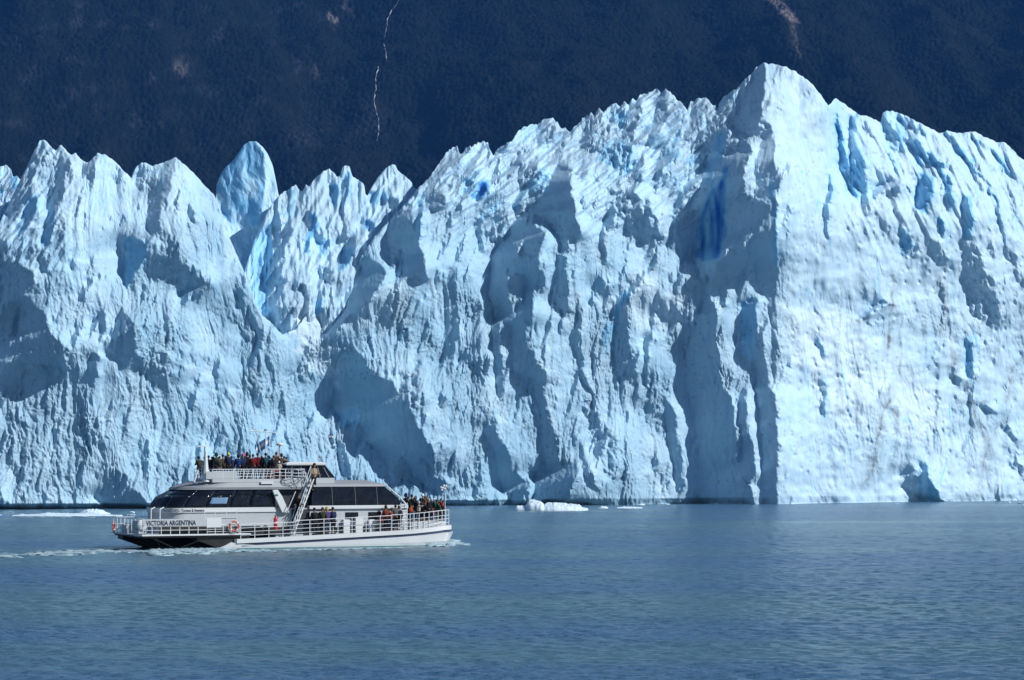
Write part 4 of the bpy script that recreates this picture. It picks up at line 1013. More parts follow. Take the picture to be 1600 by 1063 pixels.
w = pane(S(358.5), S(321.5), zw0, zmid - .03); pane(S(358.5), S(321.5), zmid, zw1, name='pane', parent=w)
pane(S(353), S(326), zw0 + .22, zw0 + .66, mat=M_SKYG, off=.09, name='open_pane', parent=w)
for k in range(4):                                # the panes that wrap the stern and the far side
    a = S(243) + .004 + (1 - 2 * S(243)) * k / 4; pane(a, a + (1 - 2 * S(243)) / 4 - .008, zw0, zw1)
for k in range(4):
    s_ = 1 - S(360) + (S(360)) * k / 4; pane(s_, s_ + S(360) / 4 - .008, zw0, zw1)

# forward cabin
U2a, U2b = U(487, -CB), U(636, -CB)
def zb2(px): return Zt(787 + (px - 487) * (781 - 787) / 145, px, -CB)
m = MB()
lo = lambda u: zdeck(u) + .0
rings = []
for k in range(13):
    u = U(431, -CB) + (U2b - U(431, -CB)) * k / 12
    zt_ = 2.78 + .0 * k
    rings.append([(u, -CB + .05, lo(u)), (u, -CB + .05, zt_), (u, CB - .05, zt_), (u, CB - .05, lo(u))])
m.loft(rings); m.build('cabin_wall', M_LGREY, boat)
zg0, zg1 = 2.93, 4.28
def rect_loft(levels, name, mat, parent=boat, smooth=False, bevel=0.0):
    """levels: (z, half width, aft u, fore u, nose)"""
    m = MB(); rings = []
    for (z, b, ua, uf, nose) in levels:
        r = [(ua, -b, z)] + [(uf - nose * (1 - math.cos(math.pi / 2 * (1 - k / 6))) if 0 else uf - nose * (k / 6) ** 2, -b * (1 - 0) * (math.sqrt(max(0, 1 - ((6 - k) / 6) ** 2)) if 0 else k / 6), z) for k in range(6, -1, -1)]
        r += [(a, -b_, c) for a, b_, c in r[::-1][1:]]
        rings.append(r)
    m.loft(rings); return m.build(name, mat, parent, smooth=smooth, bevel=bevel)
rect_loft([(2.70, CB + .10, U(483, -CB), U(637, -CB) + .25, .25), (2.94, CB + .10, U(483, -CB), U(637, -CB) + .25, .25)], 'window_belt', M_WHITE, bevel=.02)
gl = rect_loft([(2.94, CB + .01, U2a, U(632, -CB) + .2, .35), (3.5, CB - .03, U2a, U(624, -CB) + .2, .35), (zg1, CB - .12, U(490, -CB), U(605, -CB) + .2, .35)], 'windscreen', M_GLASS)
for px in (520, 556, 590):
    m = MB(); u = U(px, -CB); m.path([(u, -CB - .02, 2.95), (u - .05, -CB + .10, zg1)], .012)
    m.build('glazing_bar', M_GREY, gl)
for sg in (-1, 1):
    m = MB(); m.path([(U(633, -CB) + .1, sg * CB, 2.95), (U(625, -CB), sg * (CB - .04), 3.5), (U(605, -CB), sg * (CB - .11), zg1 + .03)], .055)
    m.build('window_frame', M_WHITE, gl)
rect_loft([(zg1, CB - .08, U(470, -CB), U(606, -CB) + .2, .3), (zg1 + .16, CB - .12, U(470, -CB), U(603, -CB) + .2, .3), (zg1 + .42, CB - 1.2, U(462, -CB), U(590, -CB), .3)], 'cabin_roof', M_GREY, bevel=0)
m = MB(); m.box(UF1 + .02, U2a - .02, -CB + .45, CB - .4, 2.78, 4.4); m.build('companionway', M_INT, boat)
# wheelhouse
WB = 2.15
zw_ = Zt(747, 480, -WB); zwt = Zt(727, 480, -WB)
rect_loft([(4.4, WB + .03, U(445, -WB), U(528, -WB), .3), (zw_, WB + .03, U(445, -WB), U(529, -WB), .3)], 'wheelhouse', M_LGREY)
whg = rect_loft([(zw_, WB, U(447, -WB), U(531, -WB), .35), (zwt, WB - .1, U(450, -WB), U(516, -WB), .35)], 'wheelhouse_window', M_GLASS)
for p0, p1 in ((455, 457), (470, 471), (486, 486), (500, 496), (514, 504)):
    m = MB(); m.tube((U(p0, -WB), -WB - .03, zw_), (U(p1, -WB), -WB + .08, zwt), .03)
    m.build('window_frame', M_GREY, whg)
rect_loft([(zwt, WB + .12, U(447, -WB), U(516, -WB), .3), (zwt + .10, WB + .14, U(446, -WB), U(517, -WB), .3), (zwt + .22, WB - .2, U(452, -WB), U(512, -WB), .3)], 'wheelhouse_roof', M_WHITE)
m = MB(); u0 = U(500, 0); m.tube((u0, 0, zwt + .2), (u0, 0, zwt + .52), .03); m.ball((u0, 0, zwt + .58), .12, .12, .10); m.build('searchlight', M_GREY, boat)
m = MB(); u0 = U(514, -1); m.tube((u0, -1, zwt + .2), (u0, -1, zwt + .9), .018); m.box(u0 - .2, u0 + .2, -1.05, -.95, zwt + .42, zwt + .47); m.build('antenna', M_WHITE, boat)

# upper deck
ZU = 4.84
UA = U(303, 1.6)
m = MB(); m.box(UA, U(474, -2.5), -2.55, 1.65, ZU - .23, ZU); m.build('upper_deck', M_LGREY, boat, bevel=.02)
m = MB(); m.box(U(407, -2.6), U(426, -2.6), -2.75, -2.56, ZU - .34, ZU - .20); m.build('step_plate', M_WHITE, boat)

# --- rails
def rail(pts, tops, bars, post_every, name='railing', r=.022, rp=.026, mat=None):
    """pts: ground line (u, y, z); tops: height; bars: heights of the lower bars"""
    m = MB(); P = [Vector(p) for p in pts]
    for (a, b) in zip(P[:-1], P[1:]):
        for h, rr in [(tops, r * 1.15)] + [(x, r * .8) for x in bars]:
            m.tube(a + Vector((0, 0, h)), b + Vector((0, 0, h)), rr)
        n = max(1, round((b - a).length / post_every))
        for k in range(n + 1):
            q = a.lerp(b, k / n); m.tube(q, q + Vector((0, 0, tops)), rp)
    return m.build(name, mat or M_RAIL, boat)
def edge(px, inset=.06):
    u = U(px, -BW + inset); return (u, -(min(plan(u) , BW) - inset), zdeck(u))
nr = [edge(p) for p in (376, 398, 420, 442, 462, 484, 506, 528, 550, 572, 594, 612)]
rail(nr[:5], 1.02, (.26, .52, .78), .75)
rail(nr[4:], 1.12, (.28, .56, .84), .80)
us = list(np.linspace(U(612), LB - 4.3, 3)) + list(np.linspace(LB - 4.0, LB - .75, 9))
rail([(u, -(plan(u) - .08), zdeck(u)) for u in us], 1.16, (.26, .52, .78), .66)
rail([(u, (plan(u) - .08), zdeck(u)) for u in us[::-1]], 1.16, (.26, .52, .78), .66)
rail([(u, BW - .06, zdeck(u)) for u in np.linspace(U(376), U(612), 8)], 1.1, (.28, .56, .84), .8)
# stern rail with the name board
zl = ZA
rail([(.06, -BW + .05, zl), (U(324), -BW + .05, zl)], .62, (.30,), .62)
rail([(U(324), -BW + .05, zl), (U(374), -BW + .05, zl)], .62, (.16, .32, .47), .55)
rail([(.06, -BW + .05, zl), (.06, BW - .05, zl)], 1.05, (.30, .60), .9)
rail([(.06, BW - .05, zl), (U(374), BW - .05, zl)], 1.05, (.30, .60), .9)
zn0, zn1 = Zt(822.5, 275), Zt(811, 275)
m = MB(); m.box(.10, U(322), -BW - .02, -BW + .02, zn0, zn1); board = m.build('name_board', M_LGREY, boat)
m = MB(); m.box(U(323), U(346), -BW - .02, -BW + .02, zn0 - .12, zn1 + .02); m.build('side_panel', M_WHITE, boat)
m = MB(); m.box(U(346), U(426), -BW + .35, -BW + .38, zn0 - .02, zn1 + .03); m.build('side_panel', M_LGREY, boat)
m = MB(); m.box(U(322), U(372), -BW + .3, -BW + .33, zn1 + .02, zn1 + .05)
for px in (322, 338, 356, 372): m.tube((U(px), -BW + .3, zn1), (U(px), -BW + .3, zn1 + .5), .02)
m.tube((U(322), -BW + .3, zn1 + .5), (U(372), -BW + .3, zn1 + .5), .02); m.build('railing', M_RAIL, boat)
def text(body, u0, u1, y, z0, z1, name, mat, parent=boat, fill=1.0):
    cu = bpy.data.curves.new(name, 'FONT'); cu.body = body; cu.extrude = .004; cu.resolution_u = 2; cu.offset = .012 * fill
    tmp = bpy.data.objects.new(name, cu); col.objects.link(tmp)
    dg = bpy.context.evaluated_depsgraph_get(); dg.update()
    me = bpy.data.meshes.new_from_object(tmp.evaluated_get(dg))
    bpy.data.objects.remove(tmp)
    co = np.zeros(len(me.vertices) * 3); me.vertices.foreach_get('co', co); co = co.reshape(-1, 3)
    a, b = co.min(0), co.max(0)
    out = np.empty_like(co)
    out[:, 0] = u0 + (co[:, 0] - a[0]) / (b[0] - a[0]) * (u1 - u0)
    out[:, 2] = z0 + (co[:, 1] - a[1]) / (b[1] - a[1]) * (z1 - z0)
    out[:, 1] = y - (co[:, 2] - a[2]) * 1.0
    me.vertices.foreach_set('co', out.ravel()); me.update()
    return link(name, me, mat, parent)
text('VICTORIA ARGENTINA', U(228), U(306), -BW - .025, Zt(821.3, 270), Zt(813.4, 270), 'lettering', M_LETTER, board, 1.9)
text('FERNANDEZ CAMPBELL', U(254, -CB), U(281, -CB), -CB - .035, z0b + .06, zb1 - .09, 'lettering', M_LETTER, belt, .3)
text('Turismo & Aventura', U(284, -CB), U(319, -CB), -CB - .035, z0b + .06, zb1 - .07, 'lettering', M_LETTER, belt, .3)
# dark strips behind the rails: shade of the side passage put into colour
m = MB(); m.box(U(240, -CB) + .4, U(372, -CB), -CB - .06, -CB + .02, ZA + .02, ZA + .50); m.build('shade_strip', M_DARK, boat)
m = MB(); m.box(U(376, -CB), U(452, -CB), -CB - .05, -CB + .04, .98, 1.46); m.build('shade_strip', M_DARK, boat)
m = MB(); m.box(U(526, -CB), U(598, -CB), -CB - .05, -CB + .02, 1.12, 1.42); m.build('shade_strip', M_DARK, boat)
# upper rails
zr = Zt(733.5, 380, -2.5) - ZU
m = MB(); m.box(U(322, -2.5), U(371, -2.5), -2.52, -2.48, ZU + .03, ZU + zr - .16); m.build('wind_panel', M_LGREY, boat)
rail([(UA + .04, -2.5, ZU), (U(428, -2.5), -2.5, ZU)], zr, (zr * .28, zr * .55, zr * .8), .72)
m = MB()
for k in range(9):
    p = 374 + k * 6; m.tube((U(p, -2.5), -2.5, ZU + .05), (U(p + 3, -2.5), -2.5, ZU + zr), .02)
m.build('rail_lattice', M_RAIL, boat)
rail([(U(428, -2.5), -2.5, ZU), (U(455, -2.5), -2.5, ZU), (U(470, -2.9), -2.95, ZU - .1), (U(478, -3.2), -3.2, ZU - .25)], zr, (zr * .33, zr * .66), .5)
rail([(UA + .04, -2.5, ZU), (UA + .04, 1.6, ZU), (U(470, 2.5), 1.6, ZU)], zr, (zr * .33, zr * .66), .8)
m = MB()
for k in range(5):                                # round balcony basket at the head of the stair
    a = math.pi * (.1 + .8 * k / 4); cu_ = U(462, -2.7)
    m.path([(cu_ + .62 * math.cos(a), -2.7 - .55 * math.sin(a), ZU + zr), (cu_ + .70 * math.cos(a), -2.7 - .6 * math.sin(a), ZU + .2), (cu_ + .2 * math.cos(a), -2.7 - .25 * math.sin(a), ZU - .38)], .018)
for h, sc in ((zr, 1), (zr * .6, 1.08), (.2, 1.1)):
    m.path([(cu_ + .62 * sc * math.cos(math.pi * t / 10), -2.7 - .55 * sc * math.sin(math.pi * t / 10), ZU + h) for t in range(11)], .024)
m.build('balcony', M_RAIL, boat)
# stair
u0, u1 = U(456, -3.1), U(488, -3.1); z0, z1 = zdeck(U(456)) + .05, ZU
st = empty('stair', (0, 0, 0), 0, boat)
m = MB()
for y in (-3.38, -2.82):
    m.prism([(u0 - .05, z0), (u0 + .05, z0), (u1 + .05, z1), (u1 - .05, z1)], y - .02, y + .02)
m.build('stringer', M_WHITE, st)
for k in range(11):
    t = (k + .5) / 11; m = MB(); u = u0 + (u1 - u0) * t; z = z0 + (z1 - z0) * t
    m.box(u - .12, u + .12, -3.36, -2.84, z - .015, z + .015); m.build('tread', M_GREY, st)
for y, top in ((-3.40, .62), (-2.80, 1.0)):
    m = MB()
    for h in (.45, .92):
        m.tube((u0, y, z0 + h), (u0 + (u1 - u0) * top, y, z0 + (z1 - z0) * top + h), .026)
    for k in range(7):
        t = k / 6 * top; u = u0 + (u1 - u0) * t; z = z0 + (z1 - z0) * t; m.tube((u, y, z), (u, y, z + .92), .022)
    m.build('handrail', M_RAIL, st)
# slanting pylon with its green badge, and the thin brace beside it
def pz(px, py, y): return (U(px, y), Zt(py, px, y))
m = MB(); m.prism([pz(426, 766, -2.95), pz(434, 765.5, -2.95), pz(441, 776, -2.95), pz(452, 801, -2.95), pz(441, 801, -2.95), pz(431, 780, -2.95)], -2.98, -2.80)
py_ = m.build('pylon', M_WHITE, boat, bevel=.02)
m = MB(); q = pz(432, 774, -3.0); m.ball((q[0], -2.985, q[1]), .15, .012, .08); m.build('badge', simple_mat('green_badge', (.02, .16, .12), .5), py_)
m = MB(); a = pz(462, 768, -3.2); b = pz(449, 798, -3.2); m.tube((a[0], -3.2, a[1]), (b[0], -3.2, b[1]), .03); m.build('brace', M_RAIL, boat)
# masts
def mast(px, pytop, pybot, y, r0, r1, name='mast', mat=None):
    u = U(px, y); m = MB(); m.tube((u, y, Zt(pybot, px, y)), (u, y, Zt(pytop, px, y)), r0, r1, 10); return m, u
m, u = mast(321.5, 705, 753, -2.2, .27, .07)
rm = m.build('radar_mast', M_WHITE, boat, smooth=False)
m = MB(); m.tube((u - .08, -2.2, Zt(719, 321, -2.2)), (u - .08, -2.2, Zt(698, 321, -2.2)), .05); m.build('radar_post', M_GREY, rm)
m = MB(); z = Zt(697.5, 321, -2.2); m.box(u - .62, u + .30, -2.26, -2.14, z - .04, z + .04); m.build('radar_bar', M_WHITE, rm)
m = MB(); a = pz(309, 735, -2.5); b = pz(303, 754, -2.5); m.tube((a[0], -2.5, a[1]), (b[0], -2.5, b[1]), .06); m.build('brace', M_WHITE, boat)
yT = .6
m = MB(); u = U(415, yT); zt_ = Zt(674, 415, yT)
m.tube((u, yT, ZU), (u, yT, zt_), .05, .035)
m.tube((U(389, yT), yT, Zt(673.3, 389, yT)), (U(431, yT), yT, Zt(676, 431, yT)), .035)
m.tube((U(400, yT), yT, zt_), (U(407, yT), yT, Zt(706, 407, yT)), .025)
m.tube((U(422, yT), yT, zt_), (U(422, yT), yT, Zt(700, 422, yT)), .02)
for px in (391, 396, 424): m.tube((U(px, yT), yT, zt_), (U(px, yT), yT, zt_ + .28), .014)
m.build('signal_mast', M_WHITE, boat)
m = MB(); m.ball((U(415, yT), yT, Zt(672, 415, yT)), .13, .13, .07); m.build('mast_lamp', M_GREY, boat)
yD = -.4; m = MB(); u = U(437, yD); m.tube((u, yD, ZU), (u, yD, Zt(697, 437, yD)), .09, .07); m.build('dome_post', M_LGREY, boat)
m = MB(); m.ball((u, yD, Zt(694.5, 437, yD)), .27, .27, .12, 14, 8); m.build('antenna_dome', M_WHITE, boat, smooth=True)
ub = U(704, -2.6); m = MB(); m.tube((ub, -1.6, zdeck(ub)), (ub, -1.6, Zt(768, 700, -1.6)), .028)
for dx, dz in ((0, 0), (-.18, .06), (-.1, .22), (.08, .2), (-.25, -.08), (-.32, .1)): m.ball((ub + dx, -1.6, Zt(764, 700, -1.6) + dz), .10, .10, .09, 8, 6)
m.build('bow_light_mast', M_WHITE, boat)
# ladder on the front corner
m = MB(); ul0, ul1 = U(626, -2.95), U(636, -2.95); zl0, zl1 = zdeck(ul0), 3.1
for u in (ul0, ul1): m.tube((u, -2.97, zl0), (u, -2.97, zl1), .03)
for k in range(9): z = zl0 + (zl1 - zl0) * (k + .5) / 9; m.tube((ul0, -2.97, z), (ul1, -2.97, z), .026)
m.build('ladder', M_RAIL, boat)
# hand rail at the stern corner of the cabin
m = MB()
for px in (236, 250):
    u = U(px, -3.0); m.path([(u, -3.0, ZA + .5), (u, -3.0, Zt(796, px, -3)), (u + .3, -2.9, Zt(793, px, -3))], .035)
m.tube((U(236, -3.0), -3.0, ZA + .6), (U(250, -3.0), -3.0, ZA + .6), .02); m.build('grab_rail', M_RAIL, boat)
# side deck lockers and door outlines
for px0, px1, py in ((536, 546, 812), (555, 566, 808), (576, 585, 812)):
    m = MB(); u0, u1 = U(px0, -2.9), U(px1, -2.9); m.box(u0, u1, -3.0, -2.72, zdeck(u0) + .01, Zt(py, px0, -2.9)); m.build('deck_locker', M_WHITE, boat, bevel=.03)
for px in (500, 540, 576):
    m = MB(); m.box(U(px, -CB), U(px + 20, -CB), -CB + .02, -CB + .06, 1.9, 2.45)
    m.build('side_window', M_GLASS, boat)
m = MB(); m.box(U(456, -CB) , U(484, -CB), -CB + .0, -CB + .06, 1.0, 2.7); m.build('door', M_INT, boat)

# ---------------------------------------------------------------- things carried by the boat
BM = Matrix.Translation((BOX_, BOY, 0)) @ Matrix.Rotation(BTH, 4, 'Z')
def on_boat(name, u, y, z, rz=0.0):
    p = BM @ Vector((u, y, z)); return empty(name, p, BTH + rz)
def ring_buoy(u, y, z, rz, label):
    e = on_boat('life_ring', u, y, z, rz); tag(e, label, 'life ring', 'life rings on the tour boat')
    m = MB(); m.torus((0, 0, 0), .33, .062); m.build('ring', M_ORANGE, e, smooth=True)
    m = MB()
    for k in range(4):
        a = math.pi / 4 + k * math.pi / 2
        m.tube((.33 * math.cos(a - .16), 0, .33 * math.sin(a - .16)), (.33 * math.cos(a + .16), 0, .33 * math.sin(a + .16)), .072, n=8)
    m.torus((0, -.02, 0), .44, .012, n=24, k=4); m.build('rope', M_WHITE, e)
q = pz(365, 822.5, -BW); ring_buoy(q[0], -BW - .10, q[1], 0, 'orange life ring on the side rail amidships below the aft windows')
q = pz(187, 823, BW); ring_buoy(-.06, BW - .5, Zt(823, 187, BW), R(62), 'orange life ring at the far corner of the stern rail')
q = pz(431, 743, -2.4); ring_buoy(q[0], -2.40, q[1], 0, 'orange life ring on the upper deck rail beside the stair balcony')
e = on_boat('life_raft_canister', .30, -2.1, ZA + .66, R(90)); e.scale = (1.15, 1.3, 1.3); tag(e, 'white drum shaped life raft canister on the stern rail', 'life raft')
m = MB(); m.tube((-.55, 0, 0), (.55, 0, 0), .30, n=16); m.ball((.55, 0, 0), .12, .30, .30, 16, 8); m.ball((-.55, 0, 0), .12, .30, .30, 16, 8); m.build('drum', M_WHITE, e, smooth=False)
m = MB()
for x in (-.3, 0, .3): m.torus((x, 0, 0), .305, .02, axis='x', n=18, k=5)
m.build('strap', M_GREY, e)
m = MB(); m.box(-.5, .5, -.2, .2, -.62, -.28); m.build('cradle', M_LGREY, e)
e = on_boat('stern_locker', .5, 1.3, ZA, 0); tag(e, 'low cream locker beside the life raft on the stern deck', 'locker')
m = MB(); m.box(-.35, .35, -.6, .6, 0, .55); m.build('chest', M_LGREY, e, bevel=.04)
m = MB(); m.box(-.37, .37, -.62, .62, .555, .61); m.build('lid', M_WHITE, e, bevel=.02)
q = pz(430.5, 828, -3.25); e = on_boat('fire_extinguisher', q[0], -3.25, q[1]); tag(e, 'red fire point standing on the side deck aft of the stair', 'fire extinguisher')
m = MB(); m.tube((0, 0, 0), (0, 0, .78), .14, n=12); m.ball((0, 0, .78), .14, .14, .12, 12, 6); m.build('cylinder', M_RED, e)
m = MB(); m.tube((0, 0, .46), (0, 0, .56), .145, n=12); m.build('band', M_WHITE, e)
m = MB(); m.tube((0, 0, .88), (0, 0, 1.0), .04); m.tube((-.1, 0, 1.0), (.1, 0, .97), .025); m.build('valve', M_BLACK, e)
# flag: pale blue, white, pale blue with folds
def flag():
    ns, nt_ = 22, 15; p0 = BM @ Vector((U(421, yT), yT, Zt(681, 421, yT)))
    V = []; 
    for i in range(nt_ + 1):
        for j in range(ns + 1):
            a, b = j / ns, i / nt_
            x = -a * .95; z = -a * .62 - b * .72
            y = .10 * math.sin(a * 9 + b * 1.5) * a + .05 * math.sin(a * 17)
            V.append((p0.x + x, p0.y + y, p0.z + z))
    f = grid_faces(nt_ + 1, ns + 1)
    me = np_mesh('flag', np.array(V), f)
    for c in ((.16, .34, .62), (.70, .74, .78)):
        me.materials.append(simple_mat('flag_cloth', c, .8))
    idx = np.array([1 if 5 <= (k // ns) < 10 else 0 for k in range(len(f))], dtype=np.int32)
    me.polygons.foreach_set('material_index', idx)
    o = link('flag', me); s = o.modifiers.new('cloth', 'SOLIDIFY'); s.thickness = .01
    tag(o, 'drooping flag with pale blue and white bands hanging from the mast above the upper deck', 'flag')
flag()
# ================================================================ PEOPLE
M_SKIN = simple_mat('skin', (0.27, 0.145, 0.10), 0.6)
def cloth(c): return simple_mat('fabric', c, 0.85, spec=.2, noise=.2, nscale=9)
CL = {k: cloth(v) for k, v in dict(black=(.010, .010, .014), navy=(.012, .018, .05), olive=(.035, .04, .025), blue=(.010, .035, .13), darkred=(.11, .010, .014),
      red=(.20, .015, .02), teal=(.012, .05, .06), brown=(.06, .035, .025), tan=(.30, .23, .16), beige=(.42, .37, .30), rust=(.15, .03, .018), orange=(.30, .06, .025),
      grey=(.10, .11, .12), purple=(.07, .035, .16), pink=(.65, .10, .30), white=(.65, .68, .70), green=(.02, .07, .04), wine=(.16, .012, .05), jeans=(.02, .035, .075)).items()}
HAIR = {k: simple_mat('hair', v, .7, noise=.3) for k, v in dict(black=(.008, .007, .007), brown=(.035, .018, .010), blonde=(.40, .26, .11), grey=(.25, .24, .23)).items()}

def skin_mesh(verts, edges, root=0, sub=1):
    bm = bmesh.new(); lay = bm.verts.layers.skin.verify(); vs = []
    for i, (p, r) in enumerate(verts):
        v = bm.verts.new(p); v[lay].radius = (r, r) if not isinstance(r, tuple) else r; v[lay].use_root = (i == root); vs.append(v)
    for a, b in edges: bm.edges.new((vs[a], vs[b]))
    me = bpy.data.meshes.new('skin'); bm.to_mesh(me); bm.free()
    o = bpy.data.objects.new('skin', me); col.objects.link(o)
    s = o.modifiers.new('s', 'SKIN'); s.use_smooth_shade = True
    if sub: o.modifiers.new('d', 'SUBSURF').levels = sub
    dg = bpy.context.evaluated_depsgraph_get(); dg.update()
    out = bpy.data.meshes.new_from_object(o.evaluated_get(dg)); bpy.data.objects.remove(o)
    return out

POSES = {
 'rail':   dict(lean=.05, L=[(-.25, .06, 1.16), (-.20, .34, 1.10), (-.19, .43, 1.09)], R=[(.25, .06, 1.16), (.20, .34, 1.10), (.19, .43, 1.09)], legs=(.02, -.02)),
 'photo':  dict(lean=.02, L=[(-.24, .17, 1.20), (-.08, .27, 1.56), (-.05, .31, 1.62)], R=[(.24, .17, 1.20), (.08, .27, 1.56), (.05, .31, 1.62)], legs=(.04, -.04)),
 'stand':  dict(lean=.0, L=[(-.27, -.03, 1.15), (-.26, .08, .90), (-.26, .11, .82)], R=[(.27, -.03, 1.15), (.26, .08, .90), (.26, .11, .82)], legs=(.05, -.03)),
 'point':  dict(lean=.03, L=[(-.26, -.02, 1.15), (-.22, .12, .95), (-.22, .15, .87)], R=[(.30, .24, 1.36), (.32, .48, 1.42), (.32, .56, 1.44)], legs=(.06, -.06)),
}
def hand(bm, wrist, tip, side):
    w = Vector(wrist); d = (Vector(tip) - w).normalized()
    s = d.cross(Vector((0, 0, 1))); s = s.normalized() if s.length > .1 else Vector((1, 0, 0)); n = s.cross(d)
    def seg(p, q, r0, r1, k=6):
        dd = (q - p).normalized(); a = dd.orthogonal().normalized(); b = dd.cross(a)
        A = [bm.verts.new(p + (a * math.cos(2 * math.pi * i / k) + b * math.sin(2 * math.pi * i / k)) * r0) for i in range(k)]
        B = [bm.verts.new(q + (a * math.cos(2 * math.pi * i / k) + b * math.sin(2 * math.pi * i / k)) * r1) for i in range(k)]
        for i in range(k): bm.faces.new((A[i], A[(i + 1) % k], B[(i + 1) % k], B[i]))
        bm.faces.new(B)
    for f, (o, ln) in enumerate(((-.030, .068), (-.010, .078), (.010, .072), (.029, .056))):
        b = w + d * .085 + s * o; k1 = b + d * ln * .5 - n * .006; k2 = k1 + d * ln * .32 - n * .020
        seg(b, k1, .0105, .009); seg(k1, k2, .009, .0075)
    b = w + d * .03 + s * (.034 * side); k1 = b + s * (.022 * side) + d * .03; seg(b, k1, .012, .010); seg(k1, k1 + d * .03 - n * .006, .010, .008)
def make_pose(name):
    P = POSES[name]; l = P['lean']; lf, rf = P['legs']
    base = [((0, 0, .94), .125), ((0, l * .4, 1.16), .12), ((0, l, 1.36), .135), ((0, l + .01, 1.49), .058), ((0, l + .015, 1.56), .062), ((0, l + .025, 1.65), (.078, .092)), ((0, l + .02, 1.735), (.062, .075)),
            ((-.17, l, 1.42), .062), (P['L'][0], .048), (P['L'][1], .032), (P['L'][2], .028),
            ((.17, l, 1.42), .062), (P['R'][0], .048), (P['R'][1], .032), (P['R'][2], .028),
            ((-.095, 0, .86), .095), ((-.10, lf + .03, .50), .062), ((-.105, lf - .02, .10), .042), ((-.115, lf + .13, .045), .038),
            ((.095, 0, .86), .095), ((.10, rf + .03, .50), .062), ((.105, rf - .02, .10), .042), ((.115, rf + .13, .045), .038)]
    ed = [(0, 1), (1, 2), (2, 3), (3, 4), (4, 5), (5, 6), (2, 7), (7, 8), (8, 9), (9, 10), (2, 11), (11, 12), (12, 13), (13, 14), (0, 15), (15, 16), (16, 17), (17, 18), (0, 19), (19, 20), (20, 21), (21, 22)]
    body = skin_mesh(base, ed, 0)
    bm = bmesh.new(); bm.from_mesh(body)
    hand(bm, P['L'][1], P['L'][2], 1); hand(bm, P['R'][1], P['R'][2], -1)
    # nose, ears, brow and chin shape the face
    c = Vector((0, l + .025, 1.66))
    for off, sc in (((0, .092, -.005), (.014, .022, .022)), ((-.078, .0, 0), (.012, .022, .032)), ((.078, .0, 0), (.012, .022, .032)), ((0, .072, -.062), (.030, .022, .018)), ((0, .082, -.035), (.024, .010, .006)), ((-.03, .084, .02), (.014, .007, .007)), ((.03, .084, .02), (.014, .007, .007))):
        bmesh.ops.create_uvsphere(bm, u_segments=8, v_segments=6, radius=1, matrix=Matrix.Translation(c + Vector(off)) @ Matrix.Diagonal((*sc, 1)))
    bm.to_mesh(body); bm.free(); body.name = 'person'
    for p in body.polygons: p.use_smooth = True
    g = 1.0
    jk = [((0, 0, .84), .19), ((0, l * .4, 1.12), .18), ((0, l, 1.34), .19), ((0, l + .005, 1.49), .105),
          ((-.185, l, 1.41), .105), (P['L'][0], .080), (P['L'][1], .056), ((.185, l, 1.41), .105), (P['R'][0], .080), (P['R'][1], .056)]
    jm = skin_mesh(jk, [(0, 1), (1, 2), (2, 3), (2, 4), (4, 5), (5, 6), (2, 7), (7, 8), (8, 9)], 0); jm.name = 'jacket'
    tr = [((0, 0, .90), .135), ((-.095, 0, .82), .108), ((-.10, lf + .03, .50), .080), ((-.105, lf - .02, .13), .066),
          ((.095, 0, .82), .108), ((.10, rf + .03, .50), .080), ((.105, rf - .02, .13), .066)]
    tm = skin_mesh(tr, [(0, 1), (1, 2), (2, 3), (0, 4), (4, 5), (5, 6)], 0); tm.name = 'trousers'
    sh = bmesh.new()
    for x, y in ((-.11, lf), (.11, rf)):
        bmesh.ops.create_uvsphere(sh, u_segments=10, v_segments=6, radius=1, matrix=Matrix.Translation((x, y + .05, .045)) @ Matrix.Diagonal((.052, .14, .05, 1)))
    sm_ = bpy.data.meshes.new('shoes'); sh.to_mesh(sm_); sh.free()
    return body, jm, tm, sm_, c
def head_gear(kind):
    bm = bmesh.new()
    bmesh.ops.create_uvsphere(bm, u_segments=14, v_segments=10, radius=1)
    for v in list(bm.verts):
        if v.co.z < -.15 and v.co.y > -.15: v.co.y = min(v.co.y, .1); 
    kill = [v for v in bm.verts if (v.co.z < .12 and v.co.y > .42) or v.co.z < (-.75 if kind in ('long', 'hood') else -.35)]
    bmesh.ops.delete(bm, geom=kill, context='VERTS')
    s = dict(short=(.100, .114, .125), long=(.118, .125, .175), hood=(.132, .140, .185), beanie=(.108, .118, .130))[kind]
    for v in bm.verts:
        v.co = Vector((v.co.x * s[0], v.co.y * s[1] - .008, v.co.z * s[2] + (.035 if kind != 'hood' else .01)))
    if kind == 'beanie':
        bmesh.ops.create_uvsphere(bm, u_segments=8, v_segments=6, radius=.028, matrix=Matrix.Translation((0, -.01, .165)))
    me = bpy.data.meshes.new('hair' if kind in ('short', 'long') else 'hat'); bm.to_mesh(me); bm.free()
    for p in me.polygons: p.use_smooth = True
    return me
PM = {k: make_pose(k) for k in POSES}; HM = {k: head_gear(k) for k in ('short', 'long', 'hood', 'beanie')}
for p in PM.values():
    p[0].materials.append(M_SKIN)
    for k in (1, 2, 3): p[k].materials.append(CL['black'])
for h in HM.values(): h.materials.append(HAIR['black'])

